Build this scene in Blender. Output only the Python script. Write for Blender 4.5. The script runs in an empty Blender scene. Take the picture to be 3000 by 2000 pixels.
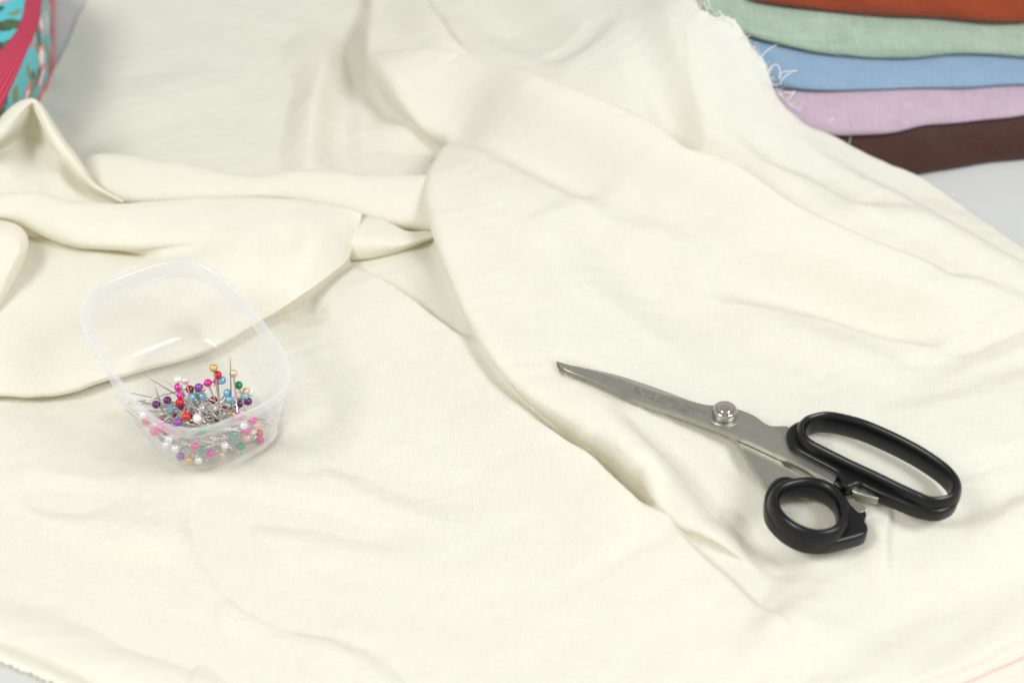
import bpy, bmesh, math, random
import numpy as np
from mathutils import Vector, Matrix
random.seed(7); np.random.seed(7)
R = math.radians
scene = bpy.context.scene
C = scene.collection

# ------------------------------------------------------------ camera
CAM_D, PITCH = .77, R(42)
cam_pos = Vector((0, -CAM_D*math.cos(PITCH), CAM_D*math.sin(PITCH)))
FPX = 1500/math.tan(R(19.8))
FW = Vector((0, math.cos(PITCH), -math.sin(PITCH))); UP = Vector((0, math.sin(PITCH), math.cos(PITCH)))
cd = bpy.data.cameras.new('camera'); cam = bpy.data.objects.new('camera', cd); C.objects.link(cam)
cam.location = cam_pos; cam.rotation_euler = (R(90)-PITCH, 0, 0)
cd.sensor_width = 36; cd.lens = 18/math.tan(R(19.8)); cd.clip_start = .01; cd.clip_end = 60
cd.dof.use_dof = True; cd.dof.focus_distance = .712; cd.dof.aperture_fstop = 5.0
scene.camera = cam

def ray(px, py): return FW + Vector(((px-1500)/FPX, 0, 0)) + UP*((1000-py)/FPX)
def at(px, py, z=0.):
    """point of height z seen at photo pixel px,py"""
    d = ray(px, py); return cam_pos + d*((z-cam_pos.z)/d.z)

# ------------------------------------------------------------ light
w = bpy.data.worlds.new("World"); scene.world = w; w.use_nodes = True
bg = w.node_tree.nodes['Background']; bg.inputs[0].default_value = (.99, 1, .985, 1); bg.inputs[1].default_value = 1.
_tc = w.node_tree.nodes.new('ShaderNodeTexCoord'); _sx = w.node_tree.nodes.new('ShaderNodeSeparateXYZ'); _rp = w.node_tree.nodes.new('ShaderNodeValToRGB')   # a room: pale walls, darker ceiling
_rp.color_ramp.elements[0].position = .25; _rp.color_ramp.elements[0].color = (.74, .745, .75, 1)
_rp.color_ramp.elements[1].position = .80; _rp.color_ramp.elements[1].color = (.46, .46, .455, 1)
for _a, _b in ((_tc.outputs['Generated'], _sx.inputs[0]), (_sx.outputs['Z'], _rp.inputs[0]), (_rp.outputs[0], bg.inputs[0])): w.node_tree.links.new(_a, _b)
def softbox(name, loc, target, size, power, col):
    l = bpy.data.lights.new(name, 'AREA'); l.shape = 'RECTANGLE'; l.size = size[0]; l.size_y = size[1]
    l.energy = power; l.color = col
    o = bpy.data.objects.new(name, l); C.objects.link(o); o.location = loc
    o.rotation_euler = (Vector(target)-Vector(loc)).to_track_quat('-Z', 'Y').to_euler()
softbox('softbox_light', (-.85, -.62, 1.20), (-.02, .06, 0), (.5, .5), 13.7, (1, .988, .94))
softbox('softbox_light', (.90, -.50, 1.20), (.02, .06, 0), (.5, .5), 15.0, (.99, 1, .995))
vs = scene.view_settings
vs.view_transform = 'Standard'; vs.look = 'None'; vs.exposure = .07; vs.gamma = 1; vs.use_curve_mapping = False
scene.render.engine = 'CYCLES'
scene.cycles.transparent_max_bounces = 24
scene.cycles.max_bounces = 12; scene.cycles.diffuse_bounces = 8

# ------------------------------------------------------------ helpers
def tag(o, label=None, cat=None, group=None, kind=None):
    if label: o['label'] = label
    if cat: o['category'] = cat
    if group: o['group'] = group
    if kind: o['kind'] = kind
    return o
def empty(name, loc=(0, 0, 0)):
    o = bpy.data.objects.new(name, None); C.objects.link(o); o.location = loc; o.empty_display_size = .01
    return o
def link(name, me, mat, parent=None, smooth=True):
    o = bpy.data.objects.new(name, me); C.objects.link(o)
    if mat and not me.materials: me.materials.append(mat)
    if smooth: me.polygons.foreach_set('use_smooth', [True]*len(me.polygons))
    if parent:
        o.parent = parent; o.matrix_parent_inverse = Matrix.Translation(-parent.location)
    return o
def mesh(name, vs_, fs, mat, parent=None, smooth=True):
    me = bpy.data.meshes.new(name); me.from_pydata([tuple(v) for v in vs_], [], fs); me.update()
    return link(name, me, mat, parent, smooth)
def autosmooth(o, ang=35):
    me = o.data; bm = bmesh.new(); bm.from_mesh(me)
    bmesh.ops.recalc_face_normals(bm, faces=bm.faces)
    for e in bm.edges:
        if len(e.link_faces) == 2 and e.calc_face_angle(0) > R(ang): e.smooth = False
    bm.to_mesh(me); bm.free(); return o
def catmull(P, n=8, closed=False):
    P = np.array(P, float); out = []; m = len(P)
    rng = range(m) if closed else range(m-1)
    for i in rng:
        if closed: a, b, c, d = P[(i-1) % m], P[i], P[(i+1) % m], P[(i+2) % m]
        else:
            b, c = P[i], P[i+1]; a = P[i-1] if i > 0 else 2*b-c; d = P[i+2] if i+2 < m else 2*c-b
        for k in range(n):
            t = k/n
            out.append(.5*((2*b)+(-a+c)*t+(2*a-5*b+4*c-d)*t*t+(-a+3*b-3*c+d)*t**3))
    if not closed: out.append(P[-1])
    return np.array(out)
def tube_data(path, rad, sides=8, closed=False, rz=None, cap=True):
    """vertices and faces of a tube along path (list of Vector); rad may be a list"""
    P = [Vector(p) for p in path]; n = len(P); vs_ = []; fs = []
    rads = rad if isinstance(rad, (list, tuple)) else [rad]*n
    for i, p in enumerate(P):
        a = P[(i-1) % n] if (closed or i > 0) else p; b = P[(i+1) % n] if (closed or i < n-1) else p
        t = (b-a).normalized(); ref = Vector((0, 0, 1)) if abs(t.z) < .95 else Vector((1, 0, 0))
        s = t.cross(ref).normalized(); u = s.cross(t).normalized()
        for k in range(sides):
            an = 2*math.pi*k/sides
            vs_.append(p+s*math.cos(an)*rads[i]+u*math.sin(an)*(rz if rz else rads[i]))
    for i in range(n if closed else n-1):
        j = (i+1) % n
        for k in range(sides):
            l = (k+1) % sides; fs.append((i*sides+k, i*sides+l, j*sides+l, j*sides+k))
    if not closed and cap:
        fs.append(tuple(range(sides))[::-1]); fs.append(tuple((n-1)*sides+k for k in range(sides)))
    return vs_, fs

class NT:
    def __init__(self, name):
        self.m = bpy.data.materials.new(name); self.m.use_nodes = True; self.t = self.m.node_tree
        self.t.nodes.clear(); self.out = self.n('ShaderNodeOutputMaterial')
    def n(self, k, **kw):
        x = self.t.nodes.new(k)
        for a, b in kw.items():
            if a.startswith('i_'):
                key = a[2:]; key = int(key) if key.isdigit() else key.replace('_', ' ')
                x.inputs[key].default_value = b
            else: setattr(x, a, b)
        return x
    def l(self, a, b): self.t.links.new(a, b)
    def ramp(self, src, stops):
        r = self.n('ShaderNodeValToRGB'); e = r.color_ramp.elements
        while len(e) < len(stops): e.new(.5)
        for x, (p, c) in zip(e, stops): x.position = p; x.color = (*c, 1) if len(c) == 3 else c
        self.l(src, r.inputs[0]); return r.outputs[0]
    def bsdf(self, **kw):
        b = self.n('ShaderNodeBsdfPrincipled', **kw); return b

def fabric(name, col, col2, thread=.0006, bump=.25, slub=.5, rough=.95, sheen=.15, transl=0., rot=0., fleck=None, warm=False):
    """woven cloth: two crossed thread waves, slubs running along the threads, mottled dye"""
    N = NT(name)
    tc = N.n('ShaderNodeTexCoord'); mp = N.n('ShaderNodeMapping'); mp.inputs['Rotation'].default_value = (0, 0, rot)
    sp = N.n('ShaderNodeSeparateXYZ'); N.l(tc.outputs['Object'], sp.inputs[0]); cb = N.n('ShaderNodeCombineXYZ')
    for ax, kz in (('X', .35), ('Y', .8)):
        ma = N.n('ShaderNodeMath', operation='MULTIPLY_ADD', i_1=kz); N.l(sp.outputs['Z'], ma.inputs[0]); N.l(sp.outputs[ax], ma.inputs[2]); N.l(ma.outputs[0], cb.inputs[ax])
    N.l(cb.outputs[0], mp.inputs[0]); co = mp.outputs[0]
    f = .5/thread
    wa = N.n('ShaderNodeTexWave', bands_direction='X', i_Scale=f/3.1416, i_Distortion=1.2, i_Detail=1., i_Detail_Scale=.3)
    wb = N.n('ShaderNodeTexWave', bands_direction='Y', i_Scale=f/3.1416, i_Distortion=1.2, i_Detail=1., i_Detail_Scale=.3)
    N.l(co, wa.inputs[0]); N.l(co, wb.inputs[0])
    mul = N.n('ShaderNodeMath', operation='MULTIPLY'); N.l(wa.outputs['Fac'], mul.inputs[0]); N.l(wb.outputs['Fac'], mul.inputs[1])
    outs = []
    for sc in ((60, 900, 60), (900, 60, 60)):
        m2 = N.n('ShaderNodeMapping'); m2.inputs['Scale'].default_value = sc; N.l(co, m2.inputs[0])
        nz = N.n('ShaderNodeTexNoise', i_Scale=1., i_Detail=3., i_Roughness=.6); N.l(m2.outputs[0], nz.inputs[0]); outs.append(nz.outputs['Fac'])
    sl = N.n('ShaderNodeMath', operation='ADD'); N.l(outs[0], sl.inputs[0]); N.l(outs[1], sl.inputs[1])
    gr = N.n('ShaderNodeTexNoise', i_Scale=1500., i_Detail=3.); N.l(co, gr.inputs[0])
    s1 = N.n('ShaderNodeMath', operation='MULTIPLY_ADD', i_1=slub); N.l(sl.outputs[0], s1.inputs[0]); N.l(mul.outputs[0], s1.inputs[2])
    s2 = N.n('ShaderNodeMath', operation='MULTIPLY_ADD', i_1=.6); N.l(gr.outputs['Fac'], s2.inputs[0]); N.l(s1.outputs[0], s2.inputs[2])
    bp = N.n('ShaderNodeBump', i_Strength=bump, i_Distance=.0004); N.l(s2.outputs[0], bp.inputs['Height'])
    mot = N.n('ShaderNodeTexNoise', i_Scale=45., i_Detail=4., i_Roughness=.65); N.l(co, mot.inputs[0])
    mx = N.n('ShaderNodeMath', operation='MULTIPLY_ADD', i_1=.55); N.l(sl.outputs[0], mx.inputs[0])
    m3 = N.n('ShaderNodeMath', operation='MULTIPLY', i_1=.45); N.l(mot.outputs['Fac'], m3.inputs[0]); N.l(m3.outputs[0], mx.inputs[2])
    c = N.ramp(mx.outputs[0], [(.55, col2), (.95, col)])
    if fleck:
        fn = N.n('ShaderNodeTexNoise', i_Scale=420., i_Detail=2.); N.l(co, fn.inputs[0])
        fr = N.ramp(fn.outputs['Fac'], [(.68, (0, 0, 0)), (.78, (1, 1, 1))])
        mm = N.n('ShaderNodeMix', data_type='RGBA'); mm.inputs['B'].default_value = (*fleck, 1); N.l(c, mm.inputs['A'])
        fm = N.n('ShaderNodeMath', operation='MULTIPLY', i_1=.4); N.l(fr, fm.inputs[0]); N.l(fm.outputs[0], mm.inputs['Factor']); c = mm.outputs['Result']
    b = N.bsdf(i_Roughness=rough); b.inputs['Specular IOR Level'].default_value = .15
    b.inputs['Sheen Weight'].default_value = sheen; b.inputs['Sheen Roughness'].default_value = .6
    N.l(c, b.inputs['Base Color']); N.l(bp.outputs[0], b.inputs['Normal'])
    res = b.outputs[0]
    if transl:
        tr = N.n('ShaderNodeBsdfTranslucent'); N.l(c, tr.inputs[0]); N.l(bp.outputs[0], tr.inputs['Normal'])
        if warm:
            wm = N.n('ShaderNodeMix', data_type='RGBA', blend_type='MULTIPLY'); wm.inputs['Factor'].default_value = 1.; wm.inputs['B'].default_value = (1, .92, .70, 1); N.l(c, wm.inputs['A']); N.l(wm.outputs['Result'], tr.inputs[0])
        ms = N.n('ShaderNodeMixShader', i_0=transl); N.l(res, ms.inputs[1]); N.l(tr.outputs[0], ms.inputs[2]); res = ms.outputs[0]
    N.l(res, N.out.inputs[0]); return N.m

M = {}
M['cream'] = fabric('cream_cotton', (.908, .897, .818), (.87, .855, .765), thread=.0005, bump=.6, slub=1.15, transl=.30, warm=True, rot=R(8))
M['selvedge'] = fabric('selvedge_cotton', (.91, .90, .83), (.875, .863, .785), thread=.0006, bump=.7, slub=1.1, warm=True, transl=.30, rot=R(-28))
M['orange'] = fabric('rust_wool', (.27, .040, .006), (.21, .028, .004), thread=.0009, bump=.9)
M['green'] = fabric('sage_linen', (.38, .47, .37), (.23, .32, .24), thread=.0011, bump=1., slub=1.6, fleck=(.75, .8, .6))
M['blue'] = fabric('sky_cotton', (.23, .34, .47), (.18, .28, .41), thread=.0008, bump=.8, slub=1.)
M['lavender'] = fabric('lilac_linen', (.49, .375, .46), (.37, .285, .35), thread=.0008, bump=.7, slub=1.4, fleck=(.5, .42, .36))
M['brown'] = fabric('brown_linen', (.055, .017, .010), (.036, .011, .007), thread=.0010, bump=.9, slub=1.2)
M['thread'] = fabric('thread', (.86, .86, .8), (.8, .8, .74), thread=.0004, bump=.2)
def simple(name, col, rough=.5, metal=0, **kw):
    N = NT(name); b = N.bsdf(i_Roughness=rough, i_Metallic=metal); b.inputs['Base Color'].default_value = (*col, 1)
    for k, v in kw.items(): b.inputs[k.replace('_', ' ')].default_value = v
    N.l(b.outputs[0], N.out.inputs[0]); return N, b
def plain(name, col, rough=.5, metal=0, vary=.1, scale=60, **kw):
    """plain material with slight procedural variation of colour and roughness"""
    N, b = simple(name, col, rough, metal, **kw)
    tc = N.n('ShaderNodeTexCoord'); nz = N.n('ShaderNodeTexNoise', i_Scale=float(scale), i_Detail=4.); N.l(tc.outputs['Object'], nz.inputs[0])
    c = N.ramp(nz.outputs['Fac'], [(.3, tuple(x*(1-vary) for x in col)), (.7, tuple(min(1, x*(1+vary)) for x in col))]); N.l(c, b.inputs['Base Color'])
    mr = N.n('ShaderNodeMapRange'); mr.inputs['To Min'].default_value = rough*.85; mr.inputs['To Max'].default_value = rough*1.2
    N.l(nz.outputs['Fac'], mr.inputs[0]); N.l(mr.outputs[0], b.inputs['Roughness'])
    return N.m
M['table'] = plain('white_table', (.51, .52, .515), .45, vary=.03, scale=8)
M['black'] = plain('black_plastic', (.004, .004, .0045), .3, vary=.2, scale=80, Specular_IOR_Level=.34)
M['chrome'] = plain('polished_steel', (.52, .49, .43), .09, 1, vary=.05)
M['pinsteel'] = plain('pin_steel', (.62, .59, .54), .25, 1, vary=.1)
M['etch'] = plain('etched_text', (.22, .205, .17), .5, .6)
M['redthread'] = plain('red_thread', (.78, .45, .42), .8)
def steel():
    N, b = simple('brushed_steel', (.5, .49, .44), .38, 1)
    tc = N.n('ShaderNodeTexCoord'); mp = N.n('ShaderNodeMapping'); mp.inputs['Rotation'].default_value = (0, 0, R(25)); mp.inputs['Scale'].default_value = (60, 1800, 60)
    N.l(tc.outputs['Object'], mp.inputs[0]); nz = N.n('ShaderNodeTexNoise', i_Scale=1., i_Detail=4.); N.l(mp.outputs[0], nz.inputs[0])
    n2 = N.n('ShaderNodeTexNoise', i_Scale=70., i_Detail=6., i_Roughness=.7); N.l(tc.outputs['Object'], n2.inputs[0])
    c = N.ramp(n2.outputs['Fac'], [(.25, (.33, .32, .27)), (.42, (.42, .415, .365)), (.75, (.48, .475, .42))]); N.l(c, b.inputs['Base Color'])
    mr = N.n('ShaderNodeMapRange'); mr.inputs['To Min'].default_value = .34; mr.inputs['To Max'].default_value = .5
    N.l(nz.outputs['Fac'], mr.inputs[0]); N.l(mr.outputs[0], b.inputs['Roughness'])
    bp = N.n('ShaderNodeBump', i_Strength=.08, i_Distance=.0002); N.l(nz.outputs['Fac'], bp.inputs['Height']); N.l(bp.outputs[0], b.inputs['Normal'])
    return N.m
M['steel'] = steel()
def milky(name, alpha, rough=.18, tint=(.92, .93, .95), edge=.24, gloss=.18):
    """thin frosted polypropylene: part clear, part milky, with a soft gloss"""
    N = NT(name)
    tr = N.n('ShaderNodeBsdfTransparent'); tr.inputs[0].default_value = (.99, .99, .99, 1)
    df = N.n('ShaderNodeBsdfDiffuse'); df.inputs[0].default_value = (*tint, 1)
    tl = N.n('ShaderNodeBsdfTranslucent'); tl.inputs[0].default_value = (*tint, 1)
    m1 = N.n('ShaderNodeMixShader', i_0=.6); N.l(df.outputs[0], m1.inputs[1]); N.l(tl.outputs[0], m1.inputs[2])
    lw = N.n('ShaderNodeLayerWeight', i_Blend=.35)
    nz = N.n('ShaderNodeTexNoise', i_Scale=50., i_Detail=3.); tc = N.n('ShaderNodeTexCoord'); N.l(tc.outputs['Object'], nz.inputs[0])
    a0 = N.n('ShaderNodeMapRange'); a0.inputs['To Min'].default_value = alpha*.85; a0.inputs['To Max'].default_value = alpha*1.15; N.l(nz.outputs['Fac'], a0.inputs[0])
    a1 = N.n('ShaderNodeMath', operation='MULTIPLY_ADD', i_1=edge); N.l(lw.outputs['Facing'], a1.inputs[0]); N.l(a0.outputs[0], a1.inputs[2]); a1.use_clamp = True
    m2 = N.n('ShaderNodeMixShader'); N.l(a1.outputs[0], m2.inputs[0]); N.l(tr.outputs[0], m2.inputs[1]); N.l(m1.outputs[0], m2.inputs[2])
    gl = N.n('ShaderNodeBsdfGlossy', i_Roughness=rough)
    pw = N.n('ShaderNodeMath', operation='POWER', i_1=4.); N.l(lw.outputs['Facing'], pw.inputs[0])
    fr = N.n('ShaderNodeMath', operation='MULTIPLY_ADD', i_1=gloss, i_2=.03); N.l(pw.outputs[0], fr.inputs[0])
    m3 = N.n('ShaderNodeMixShader'); N.l(fr.outputs[0], m3.inputs[0]); N.l(m2.outputs[0], m3.inputs[1]); N.l(gl.outputs[0], m3.inputs[2])
    N.l(m3.outputs[0], N.out.inputs[0]); return N.m
M['tub'] = milky('frosted_plastic', .15)
M['rim'] = milky('frosted_plastic_thick', .30, edge=.08, gloss=.05)

# ------------------------------------------------------------ the table
tb = mesh('table_surface', [(-3, -3, 0), (3, -3, 0), (3, 3, 0), (-3, 3, 0)], [(0, 1, 2, 3)], M['table'], smooth=False)
tag(tb, kind='structure')

# ------------------------------------------------------------ tub frame (square tub tipped towards the viewer)
TQ = dict(x=-.1565, y=-.0655, z=.06, a=.0392, ar=1.35, yaw=.6817, tx=.083, ty=.181, n=3.49, k=.804, h=.0474)
RT = Matrix.Rotation(TQ['ty'], 3, 'Y') @ Matrix.Rotation(TQ['tx'], 3, 'X') @ Matrix.Rotation(TQ['yaw'], 3, 'Z')
TS = 1.0
TO = cam_pos + (Vector((TQ['x'], TQ['y'], TQ['z']))-cam_pos)*TS      # centre of the rim
TA, TB_, TH = TQ['a']*TS, TQ['a']*TQ['ar']*TS, TQ['h']*TS
def tub_half(zl):            # scale of the outline at local depth zl (0 rim .. -TH floor)
    t = max(0, min(1, -zl/TH)); return 1-(1-TQ['k'])*t
SHEAR = Vector((.0051, .0009, 0))*(1/TH)      # the floor sits a little to the right of the rim
def tub_pt(u, v, zl): return TO + RT @ Vector((u, v, zl)) + SHEAR*(-zl)
def tub_loop(off, zl, k=None, N=144, n=None):
    k = tub_half(zl) if k is None else k; n = n or TQ['n']; P = []
    for i in range(1441):
        t = 2*math.pi*i/1440; c, s = math.cos(t), math.sin(t)
        P.append(((TA*k+off)*math.copysign(abs(c)**(2/n), c), (TB_*k+off)*math.copysign(abs(s)**(2/n), s)))
    P = np.array(P); d = np.r_[0, np.cumsum(np.linalg.norm(np.diff(P, axis=0), axis=1))]; q = np.linspace(0, d[-1], N+1)[:-1]
    return [tub_pt(float(np.interp(a, d, P[:, 0])), float(np.interp(a, d, P[:, 1])), zl) for a in q]
def tub_local(p):
    q = RT.transposed() @ (Vector(p)-TO); return RT.transposed() @ (Vector(p)-TO-SHEAR*(-q.z))
def tub_inside(p, inset=.0):
    q = tub_local(p)
    if q.z > 0 or q.z < -TH+inset: return False
    k = tub_half(q.z); n = TQ['n']
    return abs(q.x/(TA*k-inset))**n+abs(q.y/(TB_*k-inset))**n < 1

# ------------------------------------------------------------ the cream cloth
STEP = .0008
X0, X1, Y0, Y1 = -.43, .43, -.27, .47
nx = int((X1-X0)/STEP)+1; ny = int((Y1-Y0)/STEP)+1
gx = np.linspace(X0, X1, nx); gy = np.linspace(Y0, Y1, ny)
GX, GY = np.meshgrid(gx, gy)

shared_ctrl = [(-300, 1600, .003), (0, 1500, .004), (500, 1700, .004), (1000, 1700, .004), (1500, 1800, .004), (2200, 1750, .005), (2700, 1700, .004), (0, 1850, .003), (3000, 1850, .003),
 (1500, 2150, .003), (1980, 1540, .006), (2100, 1580, .006), (2250, 1640, .005), (2500, 1800, .004), (2700, 2000, .003), (1115, -300, .008)]
left_ctrl = shared_ctrl+[(-300, 0, .003), (200, 0, .004), (600, 0, .005), (1000, 0, .008), (300, 300, .004), (600, 300, .005), (900, 300, .007), (1050, 300, .010), (1200, 430, .007), (1000, 450, .008), (0, 250, .004), (-300, 300, .004),
 (1080, 100, .008), (1150, 280, .006), (1300, 370, .005), (1250, 560, .011), (1280, 700, .013), (1350, 900, .012), (1450, 1040, .009), (1550, 1150, .008), (1700, 1260, .004), (1880, 1420, .003),
 (700, 620, .007), (100, 600, .007), (400, 650, .007), (200, 850, .007), (700, 800, .007), (1000, 620, .008), (-300, 600, .007), (-300, 900, .006), (1100, 850, .012), (1250, 950, .009), (500, 1200, .005),
 (900, 1100, .008), (1200, 1250, .008), (1500, 1350, .007), (1700, 1500, .006), (100, 1250, .004), (900, -300, .006), (300, -300, .003), (2100, 1000, .004), (2000, 500, .006)]
right_ctrl = shared_ctrl+[(1115, -20, .022), (1098, 100, .027), (1172, 262, .032), (1335, 400, .024), (1275, 520, .040), (1300, 660, .040), (1345, 780, .037), (1400, 910, .033), (1480, 1040, .031), (1560, 1130, .029), (1700, 1228, .026), (1880, 1392, .023), (1940, 1480, .015),
 (1300, 0, .030), (1600, 0, .054), (1860, 0, .080), (2045, 0, .100), (2110, 50, .094), (2180, 100, .087), (2270, 255, .061), (2330, 310, .051), (2500, 400, .028), (2720, 507, .013), (3000, 700, .010), (3400, 950, .008),
 (1250, 150, .032), (1500, 150, .046), (1800, 200, .064), (2000, 300, .059), (1430, 350, .040), (1700, 400, .047), (2000, 500, .043),
 (2300, 520, .040), (2600, 650, .023), (2900, 850, .014), (1400, 520, .042), (1600, 700, .037), (2000, 750, .029), (2400, 850, .018), (2800, 1000, .012),
 (1500, 900, .031), (1750, 1140, .024), (1900, 1280, .021), (2100, 1100, .016), (2500, 1200, .0175), (2400, 1450, .0155), (2330, 1560, .012), (2700, 1400, .0165), (2780, 1480, .015), (3000, 1250, .012), (3300, 1400, .007), (2600, 1600, .010), (2300, 0, .10), (1500, -300, .05)]
def U(r2): return np.where(r2 > 1e-14, r2*np.log(r2+1e-20), 0)
def tps(ctrl, qx, qy, lam=3e-5):
    pts = np.array([[*at(px, py, z)[:2], z] for px, py, z in ctrl])
    n = len(pts); d2 = ((pts[:, None, :2]-pts[None, :, :2])**2).sum(-1)
    A = np.zeros((n+3, n+3)); A[:n, :n] = U(d2)+lam*np.eye(n); A[:n, n] = 1; A[:n, n+1:] = pts[:, :2]; A[n:, :n] = A[:n, n:].T
    wv = np.linalg.solve(A, np.concatenate([pts[:, 2], [0, 0, 0]]))
    o = wv[n]+wv[n+1]*qx+wv[n+2]*qy
    for i in range(n): o = o+wv[i]*U((qx-pts[i, 0])**2+(qy-pts[i, 1])**2)
    return o
def zoom(a, shp):           # bilinear upsample
    yi = np.linspace(0, a.shape[0]-1, shp[0]); xi = np.linspace(0, a.shape[1]-1, shp[1])
    y0 = np.clip(yi.astype(int), 0, a.shape[0]-2); x0 = np.clip(xi.astype(int), 0, a.shape[1]-2)
    fy = (yi-y0)[:, None]; fx = (xi-x0)[None]
    r0 = a[y0]; r1 = a[y0+1]
    return (r0[:, x0]*(1-fx)+r0[:, x0+1]*fx)*(1-fy)+(r1[:, x0]*(1-fx)+r1[:, x0+1]*fx)*fy
cgx, cgy = np.meshgrid(np.linspace(X0, X1, 200), np.linspace(Y0, Y1, 172))
ZL = np.clip(zoom(tps(left_ctrl, cgx, cgy), GX.shape), .0025, .13)
ZR = np.clip(zoom(tps(right_ctrl, cgx, cgy), GX.shape), .0025, .16)
Z = ZR
DX = np.zeros_like(Z); DY = np.zeros_like(Z)
def hsample(x, y):
    i = int(round((y-Y0)/STEP)); j = int(round((x-X0)/STEP))
    return Z[min(max(i, 0), ny-1), min(max(j, 0), nx-1)]
def wpath(pts, n=7):
    """photo points (px,py,height above the base, ...) -> smooth world path [x,y,params...]"""
    out = []
    for p in pts:
        h = p[2]; z = .015
        for _ in range(4):
            q = at(p[0], p[1], z); z = .4*z+.6*(hsample(q.x, q.y)+max(h, 0))
        out.append([q.x, q.y, *p[2:]])
    return catmull(out, n)
def sdist(P, win):
    """signed distance (left of travel positive) and interpolated params in a window"""
    ys, xs = win; x = GX[ys, xs]; y = GY[ys, xs]
    best = np.full(x.shape, 1e9); sg = np.zeros_like(x); prm = np.zeros((P.shape[1]-2,)+x.shape); nxn = np.zeros_like(x); nyn = np.zeros_like(x)
    for a, b in zip(P[:-1], P[1:]):
        ex, ey = b[0]-a[0], b[1]-a[1]; L2 = ex*ex+ey*ey
        if L2 < 1e-14: continue
        t = np.clip(((x-a[0])*ex+(y-a[1])*ey)/L2, 0, 1)
        dx, dy = x-a[0]-t*ex, y-a[1]-t*ey; d2 = dx*dx+dy*dy; m = d2 < best
        if not m.any(): continue
        best = np.where(m, d2, best); L = math.sqrt(L2)
        s = (ex*dy-ey*dx)/L; sg = np.where(m, np.where(s >= 0, 1., -1.), sg)
        nxn = np.where(m, -ey/L, nxn); nyn = np.where(m, ex/L, nyn)
        for k in range(prm.shape[0]): prm[k] = np.where(m, a[2+k]*(1-t)+b[2+k]*t, prm[k])
    return np.sqrt(best)*sg, prm, nxn, nyn
def window(P, pad):
    j0 = max(0, int((P[:, 0].min()-pad-X0)/STEP)); j1 = min(nx, int((P[:, 0].max()+pad-X0)/STEP)+2)
    i0 = max(0, int((P[:, 1].min()-pad-Y0)/STEP)); i1 = min(ny, int((P[:, 1].max()+pad-Y0)/STEP)+2)
    return slice(i0, i1), slice(j0, j1)
def fold(pts, wl, wr, over=0.):
    """ridge or step along pts=(px,py,h[,scale]); wl/wr width left/right of travel.
    over>0 pushes the crest towards the narrow side so the cloth overhangs itself."""
    if not over and max(abs(p[2]) for p in pts) <= .0085 and min(wl, wr) >= .0075:
        wl, wr = wl*1.3, wr*1.3; pts = [(p[0], p[1], p[2]*1.5)+tuple(p[3:]) for p in pts]
    P = wpath([p if len(p) == 4 else (*p, 1.) for p in pts]); win = window(P, max(wl, wr)*1.6+.004)
    if win[0].stop <= win[0].start or win[1].stop <= win[1].start: return
    s, prm, nxn, nyn = sdist(P, win); h, sc = prm[0], prm[1]
    narrow_left = wl < wr
    u = np.where(s > 0, s/(wl*sc), -s/(wr*sc))
    side = (s > 0) == narrow_left
    steep = np.where(u < 1, np.cos(np.clip(u, 0, 1)*math.pi/2)**1.3, 0)
    gentle = np.where(u < 1, (1-np.clip(u, 0, 1)**2)**2, 0)
    prof = np.where(side, steep, gentle) if abs(wl-wr) > 1e-6 else gentle
    Z[win] += h*prof
    if over:
        wn = min(wl, wr); sn = s if narrow_left else -s         # sn>0 on the steep side
        hm = max(abs(p[2]) for p in pts); t = np.clip(sn/(wn*sc), 0, 1)
        k = over*np.sin(2*math.pi*t)*np.clip(h/hm, 0, 1); sgn = 1 if narrow_left else -1
        DX[win] += nxn*sgn*k; DY[win] += nyn*sgn*k
def roll(pts, k=.001, wrap=122):
    """rolled tube of cloth: pts=(px,py,h,radius) laid over what is there; its sides turn under so it overhangs its own foot"""
    P = wpath(pts); win = window(P, P[:, 3].max()*1.3+.006)
    s, prm, nxn, nyn = sdist(P, win); h, hw = prm; hw = np.maximum(hw, 1e-4)
    u = s/hw; b = tps_base[win]; W = R(wrap); th = np.clip(u, -1, 1)*W
    z = np.where(np.abs(u) < 1, b+h*(np.cos(th)-math.cos(W))/(1-math.cos(W)), b-.02*(np.abs(u)-1))
    a = Z[win]; d = np.clip(.5+.5*(z-a)/k, 0, 1)
    Z[win] = a*(1-d)+z*d+k*d*(1-d)
    foot = math.sin(W)
    off = np.where(np.abs(u) < 1, hw*np.sin(th)-s, -np.sign(s)*hw*(1-foot)*np.clip(1-(np.abs(u)-1)/.3, 0, 1))*np.clip(h/.010, 0, 1)
    DX[win] = DX[win]*(1-d)+nxn*off*np.maximum(d, 0); DY[win] = DY[win]*(1-d)+nyn*off*np.maximum(d, 0)
# === the right-hand panel
# the long crest running down to the right, sharper on its far side
fold([(1090, 175, .002), (1180, 160, .010), (1300, 162, .015), (1375, 172, .016), (1500, 210, .016), (1600, 246, .016), (1791, 309, .016), (1995, 399, .016), (2142, 469, .015), (2302, 590, .014), (2429, 654, .013), (2589, 724, .011), (2684, 762, .009), (2780, 813, .008), (2876, 832, .006), (3000, 883, .005), (3200, 970, .003)], .0135, .045)
fold([(1300, 250, 0), (1425, 348, -.010), (1559, 411, -.013), (1700, 470, -.013), (1850, 545, -.010), (2015, 590, -.006), (2200, 650, 0)], .026, .026)
fold([(1650, 470, 0), (1696, 600, -.003), (1780, 700, -.005), (1919, 839, -.006), (2050, 930, -.004), (2200, 1000, 0)], .024, .024)
fold([(1220, -40, .004), (1255, 27, .008), (1313, 112, .009), (1360, 160, .004), (1390, 185, 0)], .007, .030)
fold([(1380, 0, 0), (1480, 60, -.006), (1600, 120, -.006), (1720, 150, 0)], .020, .020)
fold([(1560, 210, 0), (1640, 170, -.003), (1720, 110, -.003), (1780, 40, 0)], .010, .014)
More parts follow.
